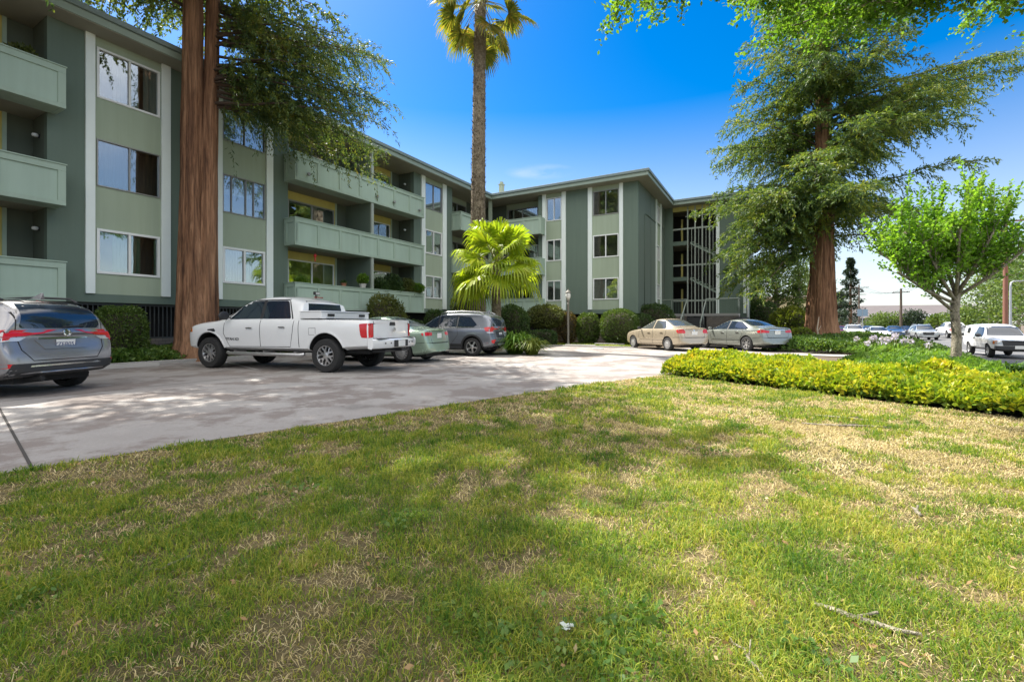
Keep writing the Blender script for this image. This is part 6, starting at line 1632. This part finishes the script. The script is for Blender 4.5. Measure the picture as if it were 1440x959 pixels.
conifer('tall dark conifer right of the redwood trunk',1196,95,15.5,6.5); conifer('smaller dark conifer behind the tall one',1181,110,9.5,6)
for px,Y,h,w,lb,mt in ((1243,78,3.1,5.4,'rounded bright green street tree left of the far utility pole','leaf_far'),(1284,76,3.5,4.6,'darker round street tree right of the far utility pole','leaf_dkfar'),(1322,72,2.9,3.6,'bright green bushy tree left of the white pickup driving away','leaf_far'),(1358,66,3.7,4.4,'broad green tree behind the young street tree trunk','leaf_far'),(1392,56,8.2,7.5,'tall leafy tree behind the white compact pickup','leaf_far'),(1432,52,9.5,8.0,'tall leafy tree at the right end of the street','leaf_far'),(1412,64,10.0,6.5,'dark tall tree behind the brown utility pole','leaf_dkfar'),(1460,44,9.0,8.0,'leafy tree at the far right beside the street light','leaf_far')):
    far_tree('street_tree',lb,px,Y,h,w,mt,.2,.22,3000,.34)
# low commercial building across the street
def far_building():
    x,y=onp(1275,115); c=empty('low_building',(x,y,-.5),-R(18),'long low building with a brown pitched roof at the end of the street','building')
    wm=plain('far_wall',(.50,.48,.46),.8); rm=plain('far_roof',(.115,.10,.10),.85,scale=.6,var=.15)
    mb=MB(); mb.box(-20,20,0,14,0,3.2); mb.build('wall',wm,c)
    mb=MB(); A=[(-21,-1,3.2),(21,-1,3.2),(21,15,3.2),(-21,15,3.2),(-17,7,6.7),(17,7,6.7)]; mb.add(A,[(0,1,5,4),(1,2,5),(2,3,4,5),(3,0,4),(0,3,2,1)]); mb.build('roof',rm,c)
    for i in range(9):
        mb=MB(); mb.box(-17+i*4,-15.2+i*4,-.06,-.002,1,2.3); mb.build('window',M['pane'],c)
    x,y=onp(1312,105); c=empty('small_house',(x,y,-.5),-R(10),'small pale house with grey roof in front of the long low building','house')
    mb=MB(); mb.box(-4,4,0,6,0,2.7); mb.build('wall',wm,c)
    mb=MB(); A=[(-4.5,-.6,2.7),(4.5,-.6,2.7),(4.5,6.6,2.7),(-4.5,6.6,2.7),(-4.5,3,4.1),(4.5,3,4.1)]; mb.add(A,[(0,1,5,4),(1,2,5),(2,3,4,5),(3,0,4),(0,3,2,1)]); mb.build('roof',plain('grey_shingle',(.2,.2,.21),.85),c)
    for i in (-2.4,1.4):
        mb=MB(); mb.box(i,i+1.2,-.06,-.002,1,2.1); mb.build('window',M['pane'],c)
    x,y=onp(1086,56); c=empty('yellow_house',(x,y,0),-A0,'pale yellow house behind the trees right of the apartment building','house')
    ym=plain('yellow_stucco',(.56,.48,.28),.8)
    mb=MB(); mb.box(-3.5,3.5,0,8,0,4.3); mb.build('wall',ym,c)
    mb=MB(); mb.box(-3.8,3.8,-.3,8.3,4.3,4.6); mb.build('roof',plain('tan_roof_edge',(.50,.42,.34),.7),c)
    for i in (-1.9,.6):
        mb=MB(); mb.box(i,i+1.0,-.05,-.002,1.6,2.9); mb.build('window',M['pane'],c)
far_building()
def pole(label,px,Y,h,r,mat,arms=(),wire=None,name='utility_pole'):
    x,y=onp(px,Y); c=empty(name,(x,y,-.45),-A0,label,'utility pole'); mb=MB(); mb.tube([(0,0,-.3),(0,0,h)],[r,r*.72],10); mb.build('pole',mat,c,smooth=True,angle=50)
    for z,l in arms:
        mb=MB(); mb.box(-l/2,l/2,-.06,.06,z-.06,z+.06)
        a=mb.build('crossarm',mat,c)
        for q in (-.46,-.2,.2,.46):
            mb=MB(); mb.lathe([(.05,0),(.05,.12),(.02,.16)],8); o=mb.build('insulator',M['white'],a); o.location=(l*q,0,z+.06)
    return Vector((x,y,-.45))
wood=plain('pole_wood',(.10,.075,.055),.9,var=.2); redwood_pole=plain('pole_red_wood',(.20,.09,.06),.9,var=.2); galv=plain('galvanised',(.34,.36,.38),.45,.4)
pA=pole('thin utility pole with two crossarms beside the dark conifer',1208,92,9.6,.17,wood,((9.0,3.2),(7.6,2.4)))
pB=pole('dark utility pole standing between two round street trees',1267,74,7.4,.20,wood,((6.8,2.2),))
pC=pole('reddish-brown utility pole behind the white compact pickup',1414,40,11.5,.19,redwood_pole,((10.6,2.4),))
pD=pole('small distant utility pole left of the dark conifer',1178,118,9.0,.15,wood,((8.3,2.6),))
def street_light():
    x,y=onp(1421,41); c=empty('street_light',(x,y,-.45),0,'grey street light with a long arm to the right','street light')
    mb=MB(); mb.tube([(0,0,0),(0,0,.3),(0,0,5.0),(.05,0,5.35),(.3,0,5.5),(2.6,0,5.55)],[.14,.10,.075,.07,.06,.05],10); mb.build('pole',galv,c,smooth=True)
    mb=MB(); mb.box(2.5,3.1,-.12,.12,5.50,5.62); mb.build('lamp_head',galv,c,bevel=.03)
street_light()
def street_sign():
    x,y=onp(1213,60); c=empty('street_sign',(x,y,-.45),-A0,'blue-grey sign board on a slim post left of the white sedan','sign')
    mb=MB(); mb.tube([(0,0,0),(0,0,3.6)],.045,8); mb.build('post',galv,c)
    mb=MB(); mb.box(-.55,.55,-.03,-.0,2.7,3.6); mb.build('sign_board',plain('sign_blue',(.22,.32,.42),.5),c,bevel=.02)
street_sign()
def wires(name,label,a,b,n,sp,sag):
    mb=MB(); side=(b-a).cross(Vector((0,0,1))).normalized()
    for k in range(n):
        o=side*(k-(n-1)/2)*sp; mb.tube([tuple(a.lerp(b,t/12)+o-Vector((0,0,sag*4*(t/12)*(1-t/12)))) for t in range(13)],.022,4)
    tag(mb.build(name,M['black']),label,'power line')
wires('power_line','overhead wires between the conifer pole and the dark pole',pA+Vector((0,0,9.1)),pB+Vector((0,0,6.9)),3,.9,.7)
wires('power_line','overhead wires from the dark pole to the reddish-brown pole',pB+Vector((0,0,6.9)),pC+Vector((0,0,10.7)),3,.7,.8)
wires('power_line','overhead wires from the distant pole to the conifer pole',pD+Vector((0,0,8.4)),pA+Vector((0,0,9.1)),3,.9,.5)
# slim dead sapling at the foot of the big redwood
x,y=onp(1150,23.0); mb=MB(); mb.tube([(0,0,0),(.03,0,.5),(-.02,.02,.9),(.06,0,1.5)],[.05,.04,.035,.015],7); mb.tube([(.0,0,.75),(.16,0,1.05)],[.025,.01],5)
o=mb.build('dry_sapling',plain('dry_wood',(.42,.34,.26),.85),smooth=True); o.location=(x,y,gz(x,y)); tag(o,'pale dry sapling stem in front of the big redwood trunk','sapling')
# meter box at the end of the building
p=bw(15.6,7.0); c=empty('utility_cabinet',(p.x,p.y,gz(p.x,p.y)),-A0,'dark utility cabinet at the right end of the apartment building','cabinet')
mb=MB(); mb.box(-.35,.35,-.25,.25,0,1.35); mb.build('cabinet',M['black'],c,bevel=.02); mb=MB(); mb.add([(-.42,-.32,1.36),(.42,-.32,1.36),(.42,.32,1.52),(-.42,.32,1.52),(-.42,-.32,1.40),(.42,-.32,1.40),(.42,.32,1.56),(-.42,.32,1.56)],[(0,3,2,1),(4,5,6,7),(0,1,5,4),(1,2,6,5),(2,3,7,6),(3,0,4,7)]); mb.build('lid',M['black'],c)
# ------------------------------------------------------------------ camera, sun, sky
cam=bpy.data.cameras.new('camera'); co=bpy.data.objects.new('camera',cam); COL.objects.link(co)
co.location=(0,0,1.2); co.rotation_euler=(R(90),0,0)
cam.sensor_width=36; cam.lens=645/1440*36; cam.shift_y=-(479.5-456)/1440
cam.clip_start=.05; cam.clip_end=6000
scene.camera=co
SUN_EL=54; SAZ=math.atan2(-.743,.669)
sd=Vector((math.sin(SAZ)*math.cos(R(SUN_EL)),math.cos(SAZ)*math.cos(R(SUN_EL)),math.sin(R(SUN_EL))))
sl=bpy.data.lights.new('sun','SUN'); sl.energy=3.8; sl.angle=R(.53); sl.color=(1,.95,.86)
so=bpy.data.objects.new('sun',sl); COL.objects.link(so); so.rotation_euler=sd.to_track_quat('Z','Y').to_euler(); so.location=(0,0,40)
w=bpy.data.worlds.new('World'); scene.world=w; w.use_nodes=True
nt=w.node_tree; nt.nodes.clear()
out=nt.nodes.new('ShaderNodeOutputWorld'); bg=nt.nodes.new('ShaderNodeBackground'); sk=nt.nodes.new('ShaderNodeTexSky')
sk.sky_type='NISHITA'; sk.sun_disc=False; sk.sun_elevation=R(SUN_EL); sk.sun_rotation=SAZ; sk.altitude=30; sk.air_density=1.0; sk.dust_density=.6; sk.ozone_density=2.5
hs=nt.nodes.new('ShaderNodeHueSaturation')
tcs=nt.nodes.new('ShaderNodeTexCoord'); sx=nt.nodes.new('ShaderNodeSeparateXYZ'); nt.links.new(tcs.outputs['Generated'],sx.inputs[0])
mrs=nt.nodes.new('ShaderNodeMapRange'); mrs.inputs[1].default_value=.0; mrs.inputs[2].default_value=.42; mrs.inputs[3].default_value=.45; mrs.inputs[4].default_value=1.55
mrv=nt.nodes.new('ShaderNodeMapRange'); mrv.inputs[1].default_value=-.02; mrv.inputs[2].default_value=.5; mrv.inputs[3].default_value=.45; mrv.inputs[4].default_value=.45; hs.inputs['Hue'].default_value=.504; nt.links.new(sx.outputs[2],mrv.inputs[0]); nt.links.new(mrv.outputs[0],hs.inputs['Value']); nt.links.new(sx.outputs[2],mrs.inputs[0]); nt.links.new(mrs.outputs[0],hs.inputs['Saturation'])
nt.links.new(sk.outputs[0],hs.inputs['Color'])
# one small wisp of cloud, low in the sky
tc=nt.nodes.new('ShaderNodeTexCoord'); mp=nt.nodes.new('ShaderNodeMapping'); mp.inputs['Scale'].default_value=(5,5,16)
nz=nt.nodes.new('ShaderNodeTexNoise'); nz.inputs['Scale'].default_value=2.2; nz.inputs['Detail'].default_value=5
nt.links.new(tc.outputs['Generated'],mp.inputs['Vector']); nt.links.new(mp.outputs[0],nz.inputs['Vector'])
cd=Vector(((760-720)/645,1,(456-242)/645)).normalized()
sub=nt.nodes.new('ShaderNodeVectorMath'); sub.operation='SUBTRACT'; sub.inputs[1].default_value=cd; nt.links.new(tc.outputs['Generated'],sub.inputs[0])
scv=nt.nodes.new('ShaderNodeVectorMath'); scv.operation='MULTIPLY'; scv.inputs[1].default_value=(13,13,60); nt.links.new(sub.outputs[0],scv.inputs[0])
ln=nt.nodes.new('ShaderNodeVectorMath'); ln.operation='LENGTH'; nt.links.new(scv.outputs[0],ln.inputs[0])
m1=nt.nodes.new('ShaderNodeMapRange'); m1.inputs[1].default_value=1.0; m1.inputs[2].default_value=.1; m1.inputs[3].default_value=0; m1.inputs[4].default_value=1; nt.links.new(ln.outputs['Value'],m1.inputs[0])
m2=nt.nodes.new('ShaderNodeMapRange'); m2.inputs[1].default_value=.35; m2.inputs[2].default_value=.65; nt.links.new(nz.outputs['Fac'],m2.inputs[0])
mm=nt.nodes.new('ShaderNodeMath'); mm.operation='MULTIPLY'; nt.links.new(m1.outputs[0],mm.inputs[0]); nt.links.new(m2.outputs[0],mm.inputs[1])
m3=nt.nodes.new('ShaderNodeMath'); m3.operation='MULTIPLY'; m3.inputs[1].default_value=.35; nt.links.new(mm.outputs[0],m3.inputs[0])
mx=nt.nodes.new('ShaderNodeMix'); mx.data_type='RGBA'; nt.links.new(m3.outputs[0],mx.inputs[0]); nt.links.new(hs.outputs[0],mx.inputs[6]); mx.inputs[7].default_value=(3.2,2.9,3.2,1)
# broken white cloud added overhead and behind the photographer as fill light (also reflected)
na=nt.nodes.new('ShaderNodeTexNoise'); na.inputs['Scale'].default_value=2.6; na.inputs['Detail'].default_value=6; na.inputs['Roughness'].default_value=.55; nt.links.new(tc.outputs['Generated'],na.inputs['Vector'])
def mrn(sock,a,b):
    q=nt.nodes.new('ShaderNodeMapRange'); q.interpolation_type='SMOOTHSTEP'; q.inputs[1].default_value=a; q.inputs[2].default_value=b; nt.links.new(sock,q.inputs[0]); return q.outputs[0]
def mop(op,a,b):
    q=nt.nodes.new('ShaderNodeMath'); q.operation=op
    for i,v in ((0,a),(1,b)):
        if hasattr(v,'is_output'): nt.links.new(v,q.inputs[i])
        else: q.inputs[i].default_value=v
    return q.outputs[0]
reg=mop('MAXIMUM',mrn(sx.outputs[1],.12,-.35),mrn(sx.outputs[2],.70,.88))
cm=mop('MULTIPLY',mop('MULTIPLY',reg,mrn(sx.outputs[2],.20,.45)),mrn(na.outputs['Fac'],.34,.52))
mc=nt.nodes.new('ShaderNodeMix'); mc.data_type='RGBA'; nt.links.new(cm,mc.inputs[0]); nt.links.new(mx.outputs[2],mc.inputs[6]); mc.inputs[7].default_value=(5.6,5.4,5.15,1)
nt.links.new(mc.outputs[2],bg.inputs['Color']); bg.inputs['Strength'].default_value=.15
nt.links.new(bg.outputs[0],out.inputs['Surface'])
vs=scene.view_settings; vs.view_transform='Standard'; vs.look='None'; vs.gamma=1; vs.use_curve_mapping=False; vs.exposure=1.66
cy=scene.cycles; cy.use_denoising=True; cy.max_bounces=7; cy.diffuse_bounces=3; cy.glossy_bounces=3; cy.transmission_bounces=4; cy.transparent_max_bounces=8; cy.caustics_reflective=False; cy.caustics_refractive=False; cy.sample_clamp_indirect=6
try: cy.denoiser='OPENIMAGEDENOISE'
except Exception: pass
